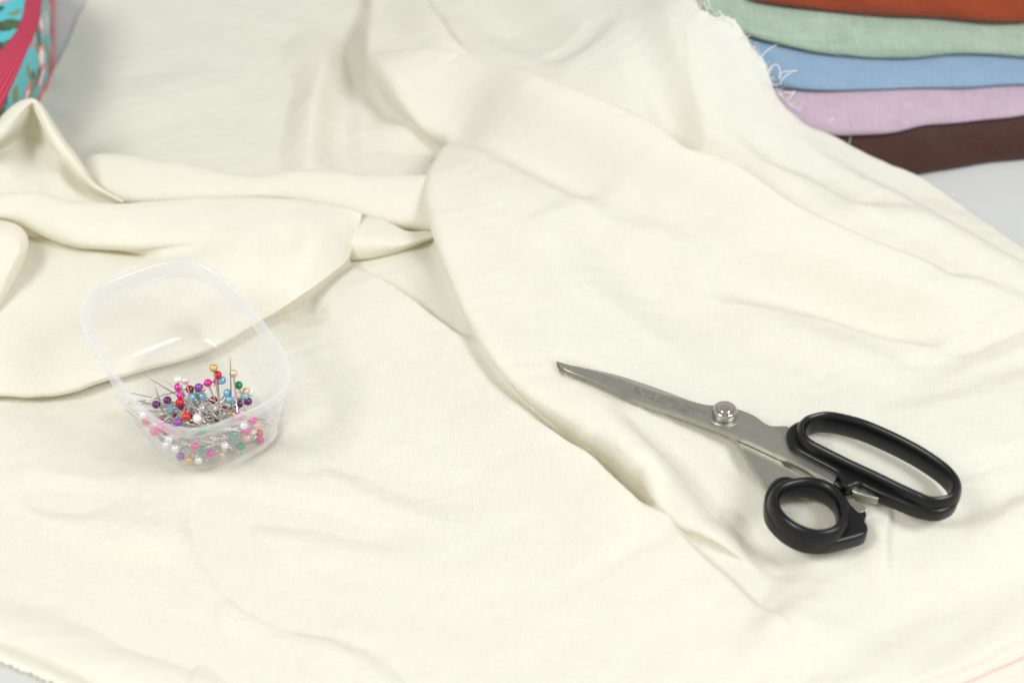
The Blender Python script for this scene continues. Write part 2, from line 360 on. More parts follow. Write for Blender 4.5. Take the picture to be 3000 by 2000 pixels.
fold([(1850, 20, 0), (1900, 140, -.005), (1957, 278, -.010), (1980, 350, -.012), (2034, 411, -.012), (2130, 460, -.009), (2260, 540, -.005), (2400, 620, 0)], .014, .018)
fold([(2130, 300, 0), (2180, 370, -.003), (2260, 425, -.005), (2400, 500, -.005), (2550, 590, -.003), (2700, 660, 0)], .014, .014)
fold([(2010, 175, .0010), (2022, 210, .0016), (2056, 309, .0016), (2104, 367, .0014), (2160, 410, .0012), (2219, 447, .0014), (2321, 466, .0014), (2397, 512, .0014), (2442, 556, .0010), (2520, 600, 0)], .018, .0022)
fold([(2450, 650, 0), (2560, 620, .003), (2650, 640, .003), (2760, 700, 0)], .012, .012)
fold([(2400, 470, 0), (2600, 560, .004), (2800, 680, .004), (3000, 800, .003)], .012, .016)
fold([(1480, 700, 0), (1600, 660, .0020), (1750, 590, .0025), (1880, 560, 0)], .010, .014)
fold([(2060, 780, 0), (2142, 822, -.005), (2300, 850, -.006), (2429, 868, -.007), (2540, 900, -.008), (2646, 930, -.008), (2780, 945, -.006), (2900, 915, -.003), (3020, 880, 0)], .017, .013)
fold([(2640, 1100, 0), (2720, 1058, -.003), (2844, 1008, -.005), (2940, 970, -.005), (3040, 930, -.004)], .008, .011)
fold([(2100, 900, 0), (2300, 960, .003), (2500, 1020, .003), (2650, 1060, 0)], .016, .016)
fold([(2500, 1180, 0), (2700, 1130, -.002), (3050, 1020, -.003)], .012, .012)
fold([(2800, 1400, 0), (2860, 1372, -.004), (2960, 1335, -.004), (3060, 1300, -.004)], .007, .010)
fold([(2760, 1530, 0), (2830, 1482, -.004), (2920, 1430, -.004), (3060, 1370, -.003)], .008, .011)
fold([(2500, 1750, 0), (2700, 1680, .002), (3050, 1500, .003)], .014, .018)
fold([(2605, 1330, .003), (2592, 1480, .006), (2589, 1600, .005), (2595, 1720, 0)], .005, .016)
# folds beside the deep crease
fold([(1620, 1090, 0), (1740, 1190, .003), (1850, 1290, .005), (1970, 1430, .007), (2100, 1590, .007), (2220, 1750, .005), (2270, 1830, 0)], .012, .016)
fold([(1860, 1200, 0), (1930, 1270, -.003), (2087, 1395, -.005), (2200, 1510, -.005), (2320, 1660, -.002), (2360, 1740, 0)], .010, .012)
ZR = Z
# === the left-hand cloth
Z = ZL
fold([(1020, 780, .001), (1050, 786, .006), (1116, 811, .010), (1212, 881, .012), (1339, 983, .012), (1470, 1080, .013), (1560, 1150, .016), (1650, 1224, .018), (1724, 1290, .018), (1800, 1364, .017), (1850, 1412, .016), (1905, 1466, .013), (1950, 1512, .010), (2027, 1600, .008), (2148, 1710, .006), (2269, 1835, .004), (2320, 1900, 0)], .006, .050)
fold([(1180, 730, 0), (1260, 800, .004), (1330, 900, .005), (1420, 1010, .003), (1480, 1080, 0)], .010, .010)
fold([(1130, 250, 0), (1230, 330, -.004), (1320, 395, -.005), (1300, 440, -.004), (1250, 470, 0)], .022, .022)
fold([(1070, 20, 0), (1055, 100, -.006), (1025, 215, -.006), (995, 310, -.007), (985, 420, -.007), (985, 520, -.004)], .013, .013)
fold([(1100, 360, 0), (1180, 380, .005), (1260, 400, .003), (1300, 410, 0)], .010, .014)
fold([(820, 130, 0), (900, 130, .005), (950, 200, .008), (930, 330, .008), (920, 480, .006)], .022, .018)
fold([(300, 330, 0), (500, 260, .003), (700, 280, 0)], .03, .03)
fold([(850, 870, 0), (900, 900, -.004), (960, 880, 0)], .012, .012)
fold([(-80, 1490, -.003), (0, 1532, -.004), (127, 1608, -.005), (255, 1648, -.004), (446, 1688, -.002), (560, 1720, 0)], .010, .014)
fold([(60, 1400, 0), (127, 1442, -.003), (255, 1460, -.003), (478, 1442, 0)], .010, .012)
fold([(590, 1400, 0), (625, 1487, -.004), (670, 1583, -.005), (765, 1697, -.005), (893, 1774, -.003), (1000, 1830, 0)], .011, .015)
fold([(640, 1440, 0), (700, 1474, -.003), (957, 1510, -.003), (1150, 1550, -.002), (1340, 1590, 0)], .009, .014)
fold([(880, 1220, 0), (925, 1251, -.003), (1084, 1353, -.004), (1275, 1430, -.003), (1435, 1470, 0)], .013, .015)
fold([(300, 1540, 0), (440, 1560, .002), (560, 1540, 0)], .010, .012)
fold([(560, 2040, .002), (600, 1900, .0025), (660, 1770, .001), (690, 1700, 0)], .004, .025)
fold([(740, 1860, 0), (900, 1880, .002), (1060, 1950, .003), (1160, 2040, .003)], .008, .014)
fold([(200, 1780, 0), (500, 1860, -.0025), (760, 1950, -.003), (900, 2000, 0)], .012, .014)
ZL = Z
# === join: the right panel lies over the left cloth and ends in a rounded, slightly overhanging edge
flap = [(1150, -420, .005), (1122, -120, .02), (1112, -20, .022), (1098, 100, .027), (1112, 190, .030), (1172, 262, .032), (1240, 318, .031), (1315, 362, .026), (1338, 400, .024), (1312, 438, .032), (1280, 490, .038), (1272, 550, .040), (1285, 610, .040), (1302, 670, .040), (1345, 785, .037), (1400, 910, .033), (1480, 1040, .031), (1558, 1122, .029), (1615, 1163, .028), (1690, 1215, .026), (1716, 1232, .026), (1734, 1250, .0255), (1765, 1264, .025), (1827, 1310, .024), (1864, 1352, .0235), (1900, 1374, .023), (1922, 1406, .0215), (1936, 1450, .017), (1962, 1500, .012), (2010, 1535, .008), (2150, 1610, .006), (2500, 1800, .004), (2900, 2400, .003)]
P = catmull([(*at(px, py, z)[:2], 0, 1) for px, py, z in flap], 8)
s_, _, fnx, fny = sdist(P, (slice(0, ny), slice(0, nx)))
WN = .009
# the cloth sinks into a pocket in front of the edge
Q = catmull([(*at(px, py, z)[:2], d) for px, py, z, d in ((1400, 930, .03, 0), (1480, 1046, .03, .3), (1560, 1128, .028, .6), (1690, 1222, .026, 1), (1780, 1280, .024, 1), (1864, 1360, .023, 1), (1922, 1420, .02, 1), (1950, 1470, .015, .3), (1975, 1510, .01, 0))], 8)
Q = np.c_[Q[:, :2], Q[:, 2], Q[:, 2]]; wq = window(Q, .02); sq, pq, _, _ = sdist(Q, wq)
pk = np.clip(1-np.abs(-sq-.0045)/.0078, 0, 1); pk = pk*pk*(3-2*pk)*np.clip(pq[0], 0, 1)
ZL[wq] = ZL[wq]*(1-pk)+np.minimum(ZL[wq], .003)*pk
t = np.clip(-s_/WN, 0, 1); dz = ZR-ZL
Z = ZR*(.5+.5*np.cos(math.pi*t))+ZL*(.5-.5*np.cos(math.pi*t))
Z = Z+.0*t
k = .0068*np.sin(2*math.pi*t)*np.clip(dz/.014, 0, 1)
DX = DX*(t < 1)-fnx*k; DY = DY*(t < 1)-fny*k

# --- small wrinkles everywhere, stretched along changing directions
def vnoise(cell, ang, stretch, seed):
    rs = np.random.RandomState(seed); ca, sa = math.cos(ang), math.sin(ang)
    u = (GX*ca+GY*sa)/(cell*stretch)+50; v = (-GX*sa+GY*ca)/cell+50
    u += .5*np.sin(v*.35+seed)+.3*np.sin(GX*23+seed); v += .6*np.sin(u*.8+seed*2)
    g = rs.rand(160, 160); iu = np.floor(u).astype(int); iv = np.floor(v).astype(int); fu = u-iu; fv = v-iv
    fu = fu**3*(fu*(fu*6-15)+10); fv = fv**3*(fv*(fv*6-15)+10); a = iu % 160; b = iv % 160; a1 = (a+1) % 160; b1 = (b+1) % 160
    return (g[b, a]*(1-fu)+g[b, a1]*fu)*(1-fv)+(g[b1, a]*(1-fu)+g[b1, a1]*fu)*fv-.5
front = 1/(1+np.exp((GY+.06)/.02)); left = 1/(1+np.exp((GX+.02)/.05))
Z += front*left*(.0026*vnoise(.028, R(-18), 4, 3)+.0009*vnoise(.009, R(-12), 6, 4))
Z += front*(1-left)*(.0030*vnoise(.026, R(30), 4, 5)+.0010*vnoise(.010, R(35), 5, 6))
Z += (1-front)*(.0030*vnoise(.028, R(-30), 3, 7)+.0009*vnoise(.011, R(-35), 4, 8))
Z += .0006*vnoise(.005, R(20), 3, 9)
for i in range(6):         # fine pulled creases
    cx, cy = random.uniform(-100, 3100), random.uniform(1250, 1950)
    an = R(random.uniform(-24, -4)) if cx < 1500 else R(random.uniform(15, 40)); L = random.uniform(120, 380)
    h = random.uniform(.0006, .0022)*random.choice((1, -1)); wd = random.uniform(.005, .011)
    dx, dy = math.cos(an)*L, -math.sin(an)*L
    fold([(cx-dx, cy-dy, 0), (cx-dx*.3, cy-dy*.3+random.uniform(-15, 15), h), (cx+dx*.3, cy+dy*.3+random.uniform(-15, 15), h), (cx+dx, cy+dy, 0)], wd, wd*1.01)
# pinch near the bottom right, with pleats fanning out of it
for dx, dy, h in ((150, -260, .005), (260, -130, .004), (300, 20, .003), (-60, 160, .004)):
    fold([(2275-dx*.25, 1850-dy*.25, 0), (2275+dx*.35, 1850+dy*.35, h*.7), (2275+dx, 1850+dy, 0)], .011, .015)
# hem of the upper layer along the bottom
fold([(-200, 1800, .0035), (0, 1868, .0065), (120, 1915, .0065), (230, 1965, .0065), (330, 2010, .0065), (500, 2060, .003)], .03, .0035, .002)
fold([(2500, 2030, .0035), (2640, 1998, .0035), (2760, 1962, .0035), (2880, 1915, .0035), (2960, 1870, .0035), (3100, 1810, .003)], .03, .003, .0015)

def blur(a, sig):
    r = int(3*sig+.5); k = np.exp(-.5*(np.arange(-r, r+1)/sig)**2); k /= k.sum()
    for ax in (0, 1):
        p = np.pad(a, [(r, r) if i == ax else (0, 0) for i in (0, 1)], mode='edge'); o = np.zeros_like(a)
        for i, kk in enumerate(k):
            sl = [slice(None)]*2; sl[ax] = slice(i, i+a.shape[ax]); o += kk*p[tuple(sl)]
        a = o
    return a
Z = blur(Z, 1.25); DX = blur(DX, 2.); DY = blur(DY, 2.)
Z = np.maximum(Z, .0022)

# --- press the cloth down under the tub and the scissors
SZ = .0245                      # height of the blade plane
def inpoly(x, y, poly):
    c = np.zeros(x.shape, bool); n = len(poly)
    for i in range(n):
        x0, y0 = poly[i]; x1, y1 = poly[(i+1) % n]
        if y0 == y1: continue
        m = ((y0 > y) != (y1 > y)) & (x < (x1-x0)*(y-y0)/(y1-y0)+x0); c ^= m
    return c
def press(poly, zfun, soft=4):
    P = np.array(poly); win = window(P, .02)
    m = inpoly(GX[win], GY[win], poly).astype(float)
    m = np.clip(blur(m, soft)*1.9, 0, 1); z = zfun(GX[win], GY[win]); a = Z[win]
    Z[win] = np.where(a > z, a*(1-m)+z*m, a)
floor_loop = tub_loop(.001, -TH); nrm = RT @ Vector((0, 0, 1)); f0 = tub_pt(0, 0, -TH)
def tub_floor(x, y): return f0.z-(nrm.x*(x-f0.x)+nrm.y*(y-f0.y))/nrm.z-.0008
press([(p.x, p.y) for p in floor_loop], lambda x, y: np.maximum(tub_floor(x, y), .0018), 3)
blade_px = [(1628, 1050), (1830, 1090), (2076, 1175), (2220, 1210), (2310, 1240), (2420, 1215), (2620, 1270), (2800, 1390), (2830, 1460), (2780, 1530), (2680, 1530), (2560, 1480),
            (2560, 1560), (2480, 1620), (2360, 1620), (2240, 1520), (2235, 1440), (2150, 1300), (2000, 1235), (1800, 1150), (1650, 1095)]
press([tuple(at(x, y, SZ)[:2]) for x, y in blade_px], lambda x, y: .0202-np.clip((x-.10)/.05, 0, 1)*.0038, 4)
rise = window(np.array([tuple(at(x, y, SZ)[:2]) for x, y in blade_px]), .0)

# --- outline of the cloth
outl = [(-900, 420, .004), (60, 400, .004), (112, 300, .004), (146, 225, .004), (185, 150, .004), (225, 60, .004), (262, -10, .004), (330, -160, .004), (700, -420, .004), (1700, -420, .05), (2010, -120, .108),
        (2045, 0, .100), (2085, 30, .097), (2150, 70, .090), (2200, 125, .083), (2240, 185, .072), (2272, 250, .062), (2300, 292, .055), (2345, 322, .048), (2420, 357, .038), (2500, 398, .028), (2610, 450, .020), (2722, 508, .013), (2860, 598, .010), (3000, 698, .010), (3200, 840, .010),
        (3700, 1200, .01)]
top = [at(*p) for p in outl]
poly = catmull([(p.x, p.y) for p in top], 12)
bot = [(3700, 2300, 0), (2600, 2400, 0), (700, 2300, 0), (420, 2090, 0), (300, 2040, 0)]
jag = []
for i in range(13): jag += [(200-i*20-8, 2024-i*8, .0), (200-i*20-18, 2018-i*8+9, .0)]
bot += jag + [(-160, 1880, 0), (-900, 1600, 0)]
poly = [tuple(p) for p in poly]+[tuple(at(*p)[:2]) for p in bot]
inside = inpoly(GX, GY, poly)
# let the right edge curl under and the front edge lie flat
PX = GX+DX; PY = GY+DY
edgeP = catmull([(p.x, p.y, 0, 1) for p in top[14:]], 6)
s, prm, _, _ = sdist(edgeP, (slice(0, ny), slice(0, nx)))
cur = np.clip(1-(-s)/.010, 0, 1)*(s < 0)*np.clip((GX-.15)/.03, 0, 1)
Z = Z-cur**2*np.minimum(Z*.8, .012)
Z = np.maximum(Z, .0015)
vid = -np.ones(nx*ny, int); fin = inside[:-1, :-1] & inside[1:, :-1] & inside[:-1, 1:] & inside[1:, 1:]
idx = np.arange(nx*ny).reshape(ny, nx)
quads = np.stack([idx[:-1, :-1][fin], idx[:-1, 1:][fin], idx[1:, 1:][fin], idx[1:, :-1][fin]], -1)
used = np.unique(quads); vid[used] = np.arange(len(used)); quads = vid[quads]
co = np.stack([PX.ravel()[used], PY.ravel()[used], Z.ravel()[used]], -1).astype(np.float32)
# --- the pile of folds at the left: lofted through curves traced along the folds (px, py, height)
def loft(rows, sub=5, rsub=6, wob=0.):
    """rows of equal length of Vector -> smooth sheet (vertices, quads)"""
    A = np.array([catmull([tuple(p) for p in r], sub) for r in rows]); n = A.shape[1]
    B = catmull(A.reshape(len(rows), -1), rsub).reshape(-1, n, 3)
    m = B.shape[0]; i = np.arange(m*n).reshape(m, n)
    q = np.stack([i[:-1, :-1].ravel(), i[1:, :-1].ravel(), i[1:, 1:].ravel(), i[:-1, 1:].ravel()], -1)
    if wob:
        X, Y = B[..., 0], B[..., 1]
        B[..., 2] += wob*(np.sin(X*210+Y*90)+.7*np.sin(X*130-Y*260+1.3)+.5*np.sin(X*420+Y*330+.5))*np.clip(np.minimum(np.arange(m), m-1-np.arange(m))/8., 0, 1)[:, None]
    return B.reshape(-1, 3), q
def row(pts, dy=0., dz=0., foot=None):
    out = []
    for x, y, z in pts:
        p = at(x, y, z); p = p+Vector((0, dy, dz))
        if foot is not None: p.z = foot
        out.append(p)
    return out
parts = []
# F2: the long roll at the back
c1 = [(190, 500, .022), (242, 474, .030), (268, 456, .032), (327, 453, .033), (490, 474, .033), (588, 490, .032), (699, 514, .031), (765, 515, .031), (850, 501, .033), (948, 500, .034), (1046, 511, .034), (1160, 516, .035), (1268, 516, .036), (1350, 520, .034)]
c3 = [(200, 545, .018), (255, 553, .018), (310, 575, .019), (392, 600, .020), (500, 602, .020), (600, 600, .020), (700, 596, .020), (765, 592, .020), (850, 598, .020), (950, 618, .020), (1046, 640, .019), (1160, 666, .018), (1268, 680, .018), (1350, 682, .018)]
mid = [tuple(.55*a+.45*b for a, b in zip(p, q)) for p, q in zip(c1, c3)]; mid = [(x, y, z+.0045) for x, y, z in mid]
lo3 = [tuple(.18*a+.82*b for a, b in zip(p, q)) for p, q in zip(c1, c3)]; lo3 = [(x, y, z+.0045) for x, y, z in lo3]
parts.append(loft([row(c1, .012, 0, .002), row(c1, .010, -.010), row(c1), row(mid), row(lo3), row(c3), row(c3, .010, -.008), row(c3, .016, 0, .002)], wob=.00018))
# the small roll tucked in at its right end
t1 = [(1000, 660, .022), (1059, 640, .024), (1124, 650, .024), (1190, 679, .022), (1242, 679, .020), (1301, 673, .018), (1350, 668, .016)]
t3 = [(990, 752, .014), (1030, 758, .014), (1080, 757, .014), (1135, 747, .014), (1190, 732, .014), (1262, 704, .014), (1330, 685, .014)]
tm = [(a[0]*.5+b[0]*.5, a[1]*.45+b[1]*.55, (a[2]+b[2])/2+.005) for a, b in zip(t1, t3)]
parts.append(loft([row(t1, .010, 0, .004), row(t1, .004, -.004), row(t1), row(tm), row(t3), row(t3, .006, -.004), row(t3, .012, 0, .003)], wob=.00012))
# the tent: a folded rim over a hollow
a1 = [(-140, 400, .050), (-60, 370, .054), (0, 340, .058), (39, 308, .060), (72, 292, .061), (98, 289, .061), (120, 304, .060), (150, 352, .056), (190, 412, .050), (218, 446, .045), (245, 486, .039), (285, 540, .030), (370, 592, .023)]
a3 = [(-140, 465, .046), (-60, 440, .050), (0, 410, .054), (39, 374, .057), (68, 338, .058), (92, 311, .0585), (110, 345, .057), (150, 418, .052), (180, 462, .046), (203, 490, .041), (228, 524, .035), (262, 557, .028), (340, 594, .022)]
am = [(x*.5+u*.5+3, y*.5+v*.5-2, z*.5+w_*.5+.0035) for (x, y, z), (u, v, w_) in zip(a1, a3)]
a5 = [(-140, 500, .030), (-60, 490, .032), (0, 480, .034), (35, 455, .035), (60, 440, .035), (88, 430, .035), (108, 445, .035), (140, 480, .034), (168, 505, .033), (190, 525, .030), (218, 548, .026), (258, 572, .022), (335, 600, .019)]
a6 = [(-140, 600, .022), (-60, 600, .022), (0, 600, .023), (30, 600, .023), (60, 600, .023), (88, 600, .023), (110, 605, .022), (140, 610, .022), (170, 612, .021), (195, 615, .020), (225, 615, .020), (262, 615, .019), (335, 615, .018)]
parts.append(loft([row(a1, .016, 0, .002), row(a1, .006, -.012), row(a1), row(am), row(a3), row(a3, .005, -.003), row(a5, .010, .004), row(a5), row(a6)], wob=.0001))
# the front sheet: roll on top, a crease at its left, then a broad face down to its edge
s1 = [(-100, 590, .036), (0, 568, .040), (65, 562, .041), (131, 569, .041), (216, 592, .040), (327, 597, .039), (457, 590, .038), (556, 581, .038), (686, 577, .038), (817, 581, .037), (915, 590, .035), (1013, 607, .031), (1062, 628, .027)]
s2 = [(-100, 645, .028), (0, 648, .028), (55, 656, .028), (118, 690, .026), (196, 718, .025), (294, 731, .025), (392, 735, .025), (500, 734, .026), (640, 725, .031), (770, 715, .033), (880, 700, .032), (970, 680, .030), (1054, 670, .025)]
s3 = [(-100, 690, .022), (10, 706, .022), (85, 704, .021), (163, 720, .021), (261, 739, .021), (359, 755, .021), (440, 764, .022), (545, 765, .025), (660, 775, .028), (780, 785, .029), (880, 770, .029), (965, 735, .027), (1040, 700, .024)]
s6 = [(-100, 1165, .011), (0, 1158, .011), (98, 1163, .011), (196, 1150, .012), (320, 1111, .012), (450, 1076, .013), (592, 1034, .014), (715, 968, .016), (771, 934, .017), (850, 889, .019), (915, 843, .021), (990, 786, .021), (1022, 756, .020)]
def mixr(a, b, t, dz): return [(x+(u-x)*t, y+(v-y)*t, z+(w_-z)*t+dz) for (x, y, z), (u, v, w_) in zip(a, b)]
crk = [max(0, min(1, (7.6-i)/2.6))**.8 for i in range(13)]     # the crease dies out to the right
def face(t, dz=0.):        # the uncreased face from crest to front edge
    bl = math.sin(math.pi*t**.8)*.0065
    return [(x+(u-x)*t, y+(v-y)*t, z+(w_-z)*t+bl*(1 if i < 11 else .45 if i == 11 else .0)+dz+(-.0034 if i == 9 else .0012 if i in (8, 10) else 0)*math.exp(-((t-.42)/.2)**2)) for i, ((x, y, z), (u, v, w_)) in enumerate(zip(s1, s6))]
def blend(cr, fc):         # mixes creased and plain rows as world points
    return [f.lerp(c, k) for c, f, k in zip([at(*p) if not isinstance(p, Vector) else p for p in cr], [at(*p) for p in fc], crk)]
pit = []; pit2 = []
for p, q in zip(s2, s3):
    a = at(*p); b = at(*q); pit.append(a+Vector((0, .006, -.005))); pit2.append(b+Vector((0, .009, -.003)))
sm = mixr(s1, s2, .45, .0045); sm2 = mixr(s1, s2, .85, .004)
rows = [row(s1, .014, 0, .006), row(s1, .006, -.010), row(s1), blend(sm, face(.10)), blend(sm2, face(.20)), blend(s2, face(.27)), blend(pit, face(.33)), blend(pit2, face(.39)), blend(s3, face(.45)),
        blend(mixr(s3, s6, .12, .0025), face(.53)), blend(mixr(s3, s6, .45, .004), face(.68)), blend(mixr(s3, s6, .8, .0045), face(.87)), blend(mixr(s3, s6, .95, .003), face(.96)), row(s6), row(s6, .0035, -.0035), row(s6, .012, 0, .002)]
parts.append(loft(rows, wob=.0003))
# lobe at the left border
l1 = [(-90, 640, .030), (-30, 644, .032), (20, 648, .034), (58, 662, .034), (80, 692, .034), (78, 728, .033), (60, 770, .031), (32, 824, .028), (-5, 890, .024), (-60, 980, .016), (-100, 1060, .008)]
l2 = [(-110, 700, .038), (-60, 700, .040), (-20, 705, .041), (10, 712, .041), (28, 725, .041), (28, 745, .040), (15, 775, .038), (-10, 820, .034), (-40, 880, .028), (-90, 960, .018), (-120, 1050, .009)]
l3 = [(-190, 760, .030)]*11
parts.append(loft([[p-Vector((.010, 0, .016)) for p in row(l1)], [p-Vector((.002, 0, .006)) for p in row(l1)], row(l1), row(mixr(l1, l2, .4, .002)), row([(x, y, z-.003) for x, y, z in l2]), row(l3)], wob=.0001))
# the front sheet yields where the tub stands on it
B_ = parts[3][0]
m = inpoly(B_[:, 0], B_[:, 1], [(p.x, p.y) for p in tub_loop(.002, -TH)])
B_[m, 2] = np.minimum(B_[m, 2], np.maximum(tub_floor(B_[m, 0], B_[m, 1]), .0015))
off = len(co)
for v_, q_ in parts:
    quads = np.concatenate([quads, q_+off]); co = np.concatenate([co, v_.astype(np.float32)]); off += len(v_)
me = bpy.data.meshes.new('fabric_sheet'); me.vertices.add(len(co)); me.vertices.foreach_set('co', co.ravel())
me.loops.add(quads.size); me.loops.foreach_set('vertex_index', quads.ravel().astype(np.int32))
me.polygons.add(len(quads)); me.polygons.foreach_set('loop_start', np.arange(0, quads.size, 4, dtype=np.int32))
me.update(calc_edges=True); me.validate()
me.polygons.foreach_set('use_smooth', [True]*len(me.polygons))
me.materials.append(M['cream']); me.materials.append(M['selvedge'])
# unfinished border strip of the cloth (looser, whiter weave) along the right edge
strip = [at(*p) for p in [(2060, -20, .102), (2120, 40, .096), (2200, 100, .088), (2290, 250, .064), (2345, 310, .052), (2400, 345, .042), (2330, 375, .047), (2250, 370, .050), (2180, 345, .054), (2140, 320, .057), (2100, 270, .062), (2060, 200, .070), (2010, 80, .085), (1980, -20, .096)]]
spoly = [(p.x, p.y) for p in strip]
fc = co[quads].mean(1); ms = inpoly(fc[:, 0]+.0012*np.sin(fc[:, 1]*400), fc[:, 1], spoly)
me.polygons.foreach_set('material_index', ms.astype(np.int32))
cloth = bpy.data.objects.new('fabric_sheet', me); C.objects.link(cloth)
tag(cloth, 'large crumpled cream cotton cloth spread over the white table', 'cloth')
#CLOTH

def cloth_z(x, y):
    return float(hsample(x, y))
def on_cloth(px, py, dz=0.):
    z = .02
    for _ in range(8):
        q = at(px, py, z); z = .5*z+.5*(cloth_z(q.x, q.y)+dz)
    return at(px, py, z)
def thread(pts, r=.00022, mat='thread', name='loose_thread', parent=cloth, n=6):
    P = catmull([tuple(p) for p in pts], n); v, f = tube_data([Vector(p) for p in P], r, 5)
    return mesh(name, v, f, M[mat], parent)
# frayed threads along the raw edge
def edge(px, py, z): return at(px, py, z)
for pl in ([(2190, 150, 0.082), (2192, 130, 0.087), (2215, 112, 0.089), (2262, 131, 0.090), (2276, 128, 0.090)][:0],
           [(2228, 178, 0.078), (2236, 160, 0.080), (2255, 143, 0.082), (2276, 131, 0.083)],
           [(2252, 210, 0.074), (2262, 194, 0.077), (2276, 190, 0.078), (2285, 205, 0.076), (2283, 232, 0.071)],
           [(2284, 232, 0.071), (2290, 214, 0.075), (2310, 209, 0.076), (2332, 208, 0.076)],
           [(2285, 250, 0.068), (2292, 232, 0.072), (2312, 216, 0.074), (2334, 206, 0.076)],
           [(2298, 270, 0.065), (2318, 272, 0.065), (2330, 268, 0.066)], [(2310, 292, 0.062), (2320, 280, 0.064), (2328, 266, 0.066)],
           [(2046, 0, 0.103), (2050, 12, 0.103), (2054, 26, 0.102)], [(2066, 14, 0.102), (2070, 28, 0.102), (2077, 45, 0.100)], [(2080, 20, 0.101), (2076, 5, 0.104), (2070, -8, 0.104)],
           [(2108, 60, 0.089), (2116, 48, 0.100), (2112, 38, 0.101), (2106, 30, 0.102)], [(2168, 118, 0.085), (2172, 108, 0.086), (2170, 98, 0.087)], [(2176, 112, 0.085), (2192, 108, 0.086), (2198, 104, 0.086)],
           [(2430, 357, 0.044), (2438, 350, 0.046), (2442, 345, 0.046)]):
    if pl: thread([at(*p) for p in pl], .00022)
thread([on_cloth(x, y, .0006) for x, y in ((2700, 2040), (2830, 1998), (2900, 1968), (2960, 1942), (3040, 1905))], .00032, 'redthread', 'selvedge_thread')

# short fringe of broken fibres along the raw edge
E_ = catmull([(2040, -8, .101), (2085, 30, .097), (2150, 70, .090), (2200, 125, .083), (2240, 185, .072), (2272, 250, .062), (2300, 292, .055), (2345, 322, .048)], 12)
fv, ff = [], []
for i in range(150):
    t_ = random.random()**1.1*(len(E_)-2); a_ = E_[int(t_)]; b_ = E_[int(t_)+1]; e_ = a_+(b_-a_)*(t_-int(t_))
    L = random.choice((4, 6, 8, 12, 18)); an = R(random.uniform(-75, 55)); dx, dy = math.cos(an)*L, -math.sin(an)*L
    bx, by = random.uniform(-5, 5), random.uniform(-5, 5)
    pp = catmull([tuple(at(e_[0]-4, e_[1]+3, e_[2])), tuple(at(e_[0]+dx*.5+bx*.5, e_[1]+dy*.5+by*.5, e_[2]+.0008)), tuple(at(e_[0]+dx, e_[1]+dy, e_[2]+random.uniform(-.001, .0015)))], 3)
    v, f = tube_data([Vector(p) for p in pp], random.uniform(.00006, .00013), 4); o_ = len(fv); fv += v; ff += [tuple(o_+k for k in q) for q in f]
mesh('frayed_fringe', fv, ff, M['thread'], cloth)

# ------------------------------------------------------------ stack of folded fabrics
def yplane(x): return .1549+(x-.2592)*.2275
def on_plane(px, py, s):
    d = ray(px, py); # y = yplane(x)+s
    # cam.y + t dy = .1549+s+(cam.x+t dx-.2592)*.2275
    t = (.1549+s-.2592*.2275-cam_pos.y)/(d.y-.2275*d.x); p = cam_pos+d*t; return p.x, p.z
bounds = [None,
 [(2300, 415), (2531, 404), (2625, 395), (2705, 379), (2760, 374), (2826, 366), (2900, 356), (3000, 344)],
 [(2200, 262), (2303, 268), (2491, 271), (2620, 268), (2759, 263), (2880, 262), (3000, 257)],
 [(2080, 60), (2179, 109), (2312, 143), (2402, 165), (2536, 179), (2670, 176), (2781, 170), (2890, 169), (3000, 174)],
 [(2080, -30), (2170, 2), (2312, 29), (2491, 45), (2670, 60), (2830, 70), (3000, 74)],
 [(2080, -150), (2400, -90), (2700, -60), (3000, -50)]]
sb = [0, .018, .038, .058, .075, .085]
zc = [(np.array([-1, 1]), np.array([0., 0.]))]
for i in range(1, 6):
    q = np.array([on_plane(px, py, sb[i]) for px, py in bounds[i]]); q = catmull(q, 5); zc.append((q[:, 0], q[:, 1]))
def slab(name, i, mat, xl, label, xr=.52):
    s = sb[i]; nose = .0115; vs_ = []; fs = []; rc = .014; K = 16
    xs = [xl+rc*(1-math.cos(math.pi/2*a/10)) for a in range(10)]+list(np.linspace(xl+rc, xr, 110))
    for x in xs:
        zb = float(np.interp(x, *zc[i]))+.0003; zt = float(np.interp(x, *zc[i+1]))-.0003
        d = max(0, rc-(x-xl)); yo = rc-math.sqrt(max(0, rc*rc-d*d)); sh = (yo/rc)**2*.35
        m = (zb+zt)/2; hh = (zt-zb)/2*(1-sh); y = yplane(x)+s+yo+.0010*math.sin(x*70+i*2)
        vs_.append((x, yplane(x)+s+.2, zb))
        for k in range(K+1):
            an = -math.pi/2+math.pi*k/K; o = nose*abs(math.cos(an))**.95
            z = m+hh*math.sin(an); back = (sb[i+1]-sb[i])*(.5+.5*math.sin(an))
            o += .0007*math.sin(an*3+x*40+i)*math.cos(an)+.0005*math.sin(x*160+z*300+i)*math.cos(an)
            vs_.append((x, y-o+nose*.5+back, z))
        vs_.append((x, yplane(x)+s+.2, zt))
    W_ = K+3; n = len(xs)
    for a in range(n-1):
        for k in range(W_):
            l = (k+1) % W_; fs.append((a*W_+k, (a+1)*W_+k, (a+1)*W_+l, a*W_+l))
    fs.append(tuple(range(W_))[::-1]); fs.append(tuple((n-1)*W_+k for k in range(W_)))
    o = mesh(name, vs_, fs, M[mat]); autosmooth(o, 60)
    tag(o, label, 'folded fabric', 'folded fabrics stacked behind the cloth'); return o
slab('folded_fabric', 0, 'brown', .15, 'dark brown folded fabric at the bottom of the stack')
slab('folded_fabric', 1, 'lavender', .13, 'pale lilac folded linen between the brown and blue fabrics')
slab('folded_fabric', 2, 'blue', .112, 'light blue folded fabric in the middle of the stack')
slab('folded_fabric', 3, 'green', .112, 'sage green folded linen under the rust orange fabric')
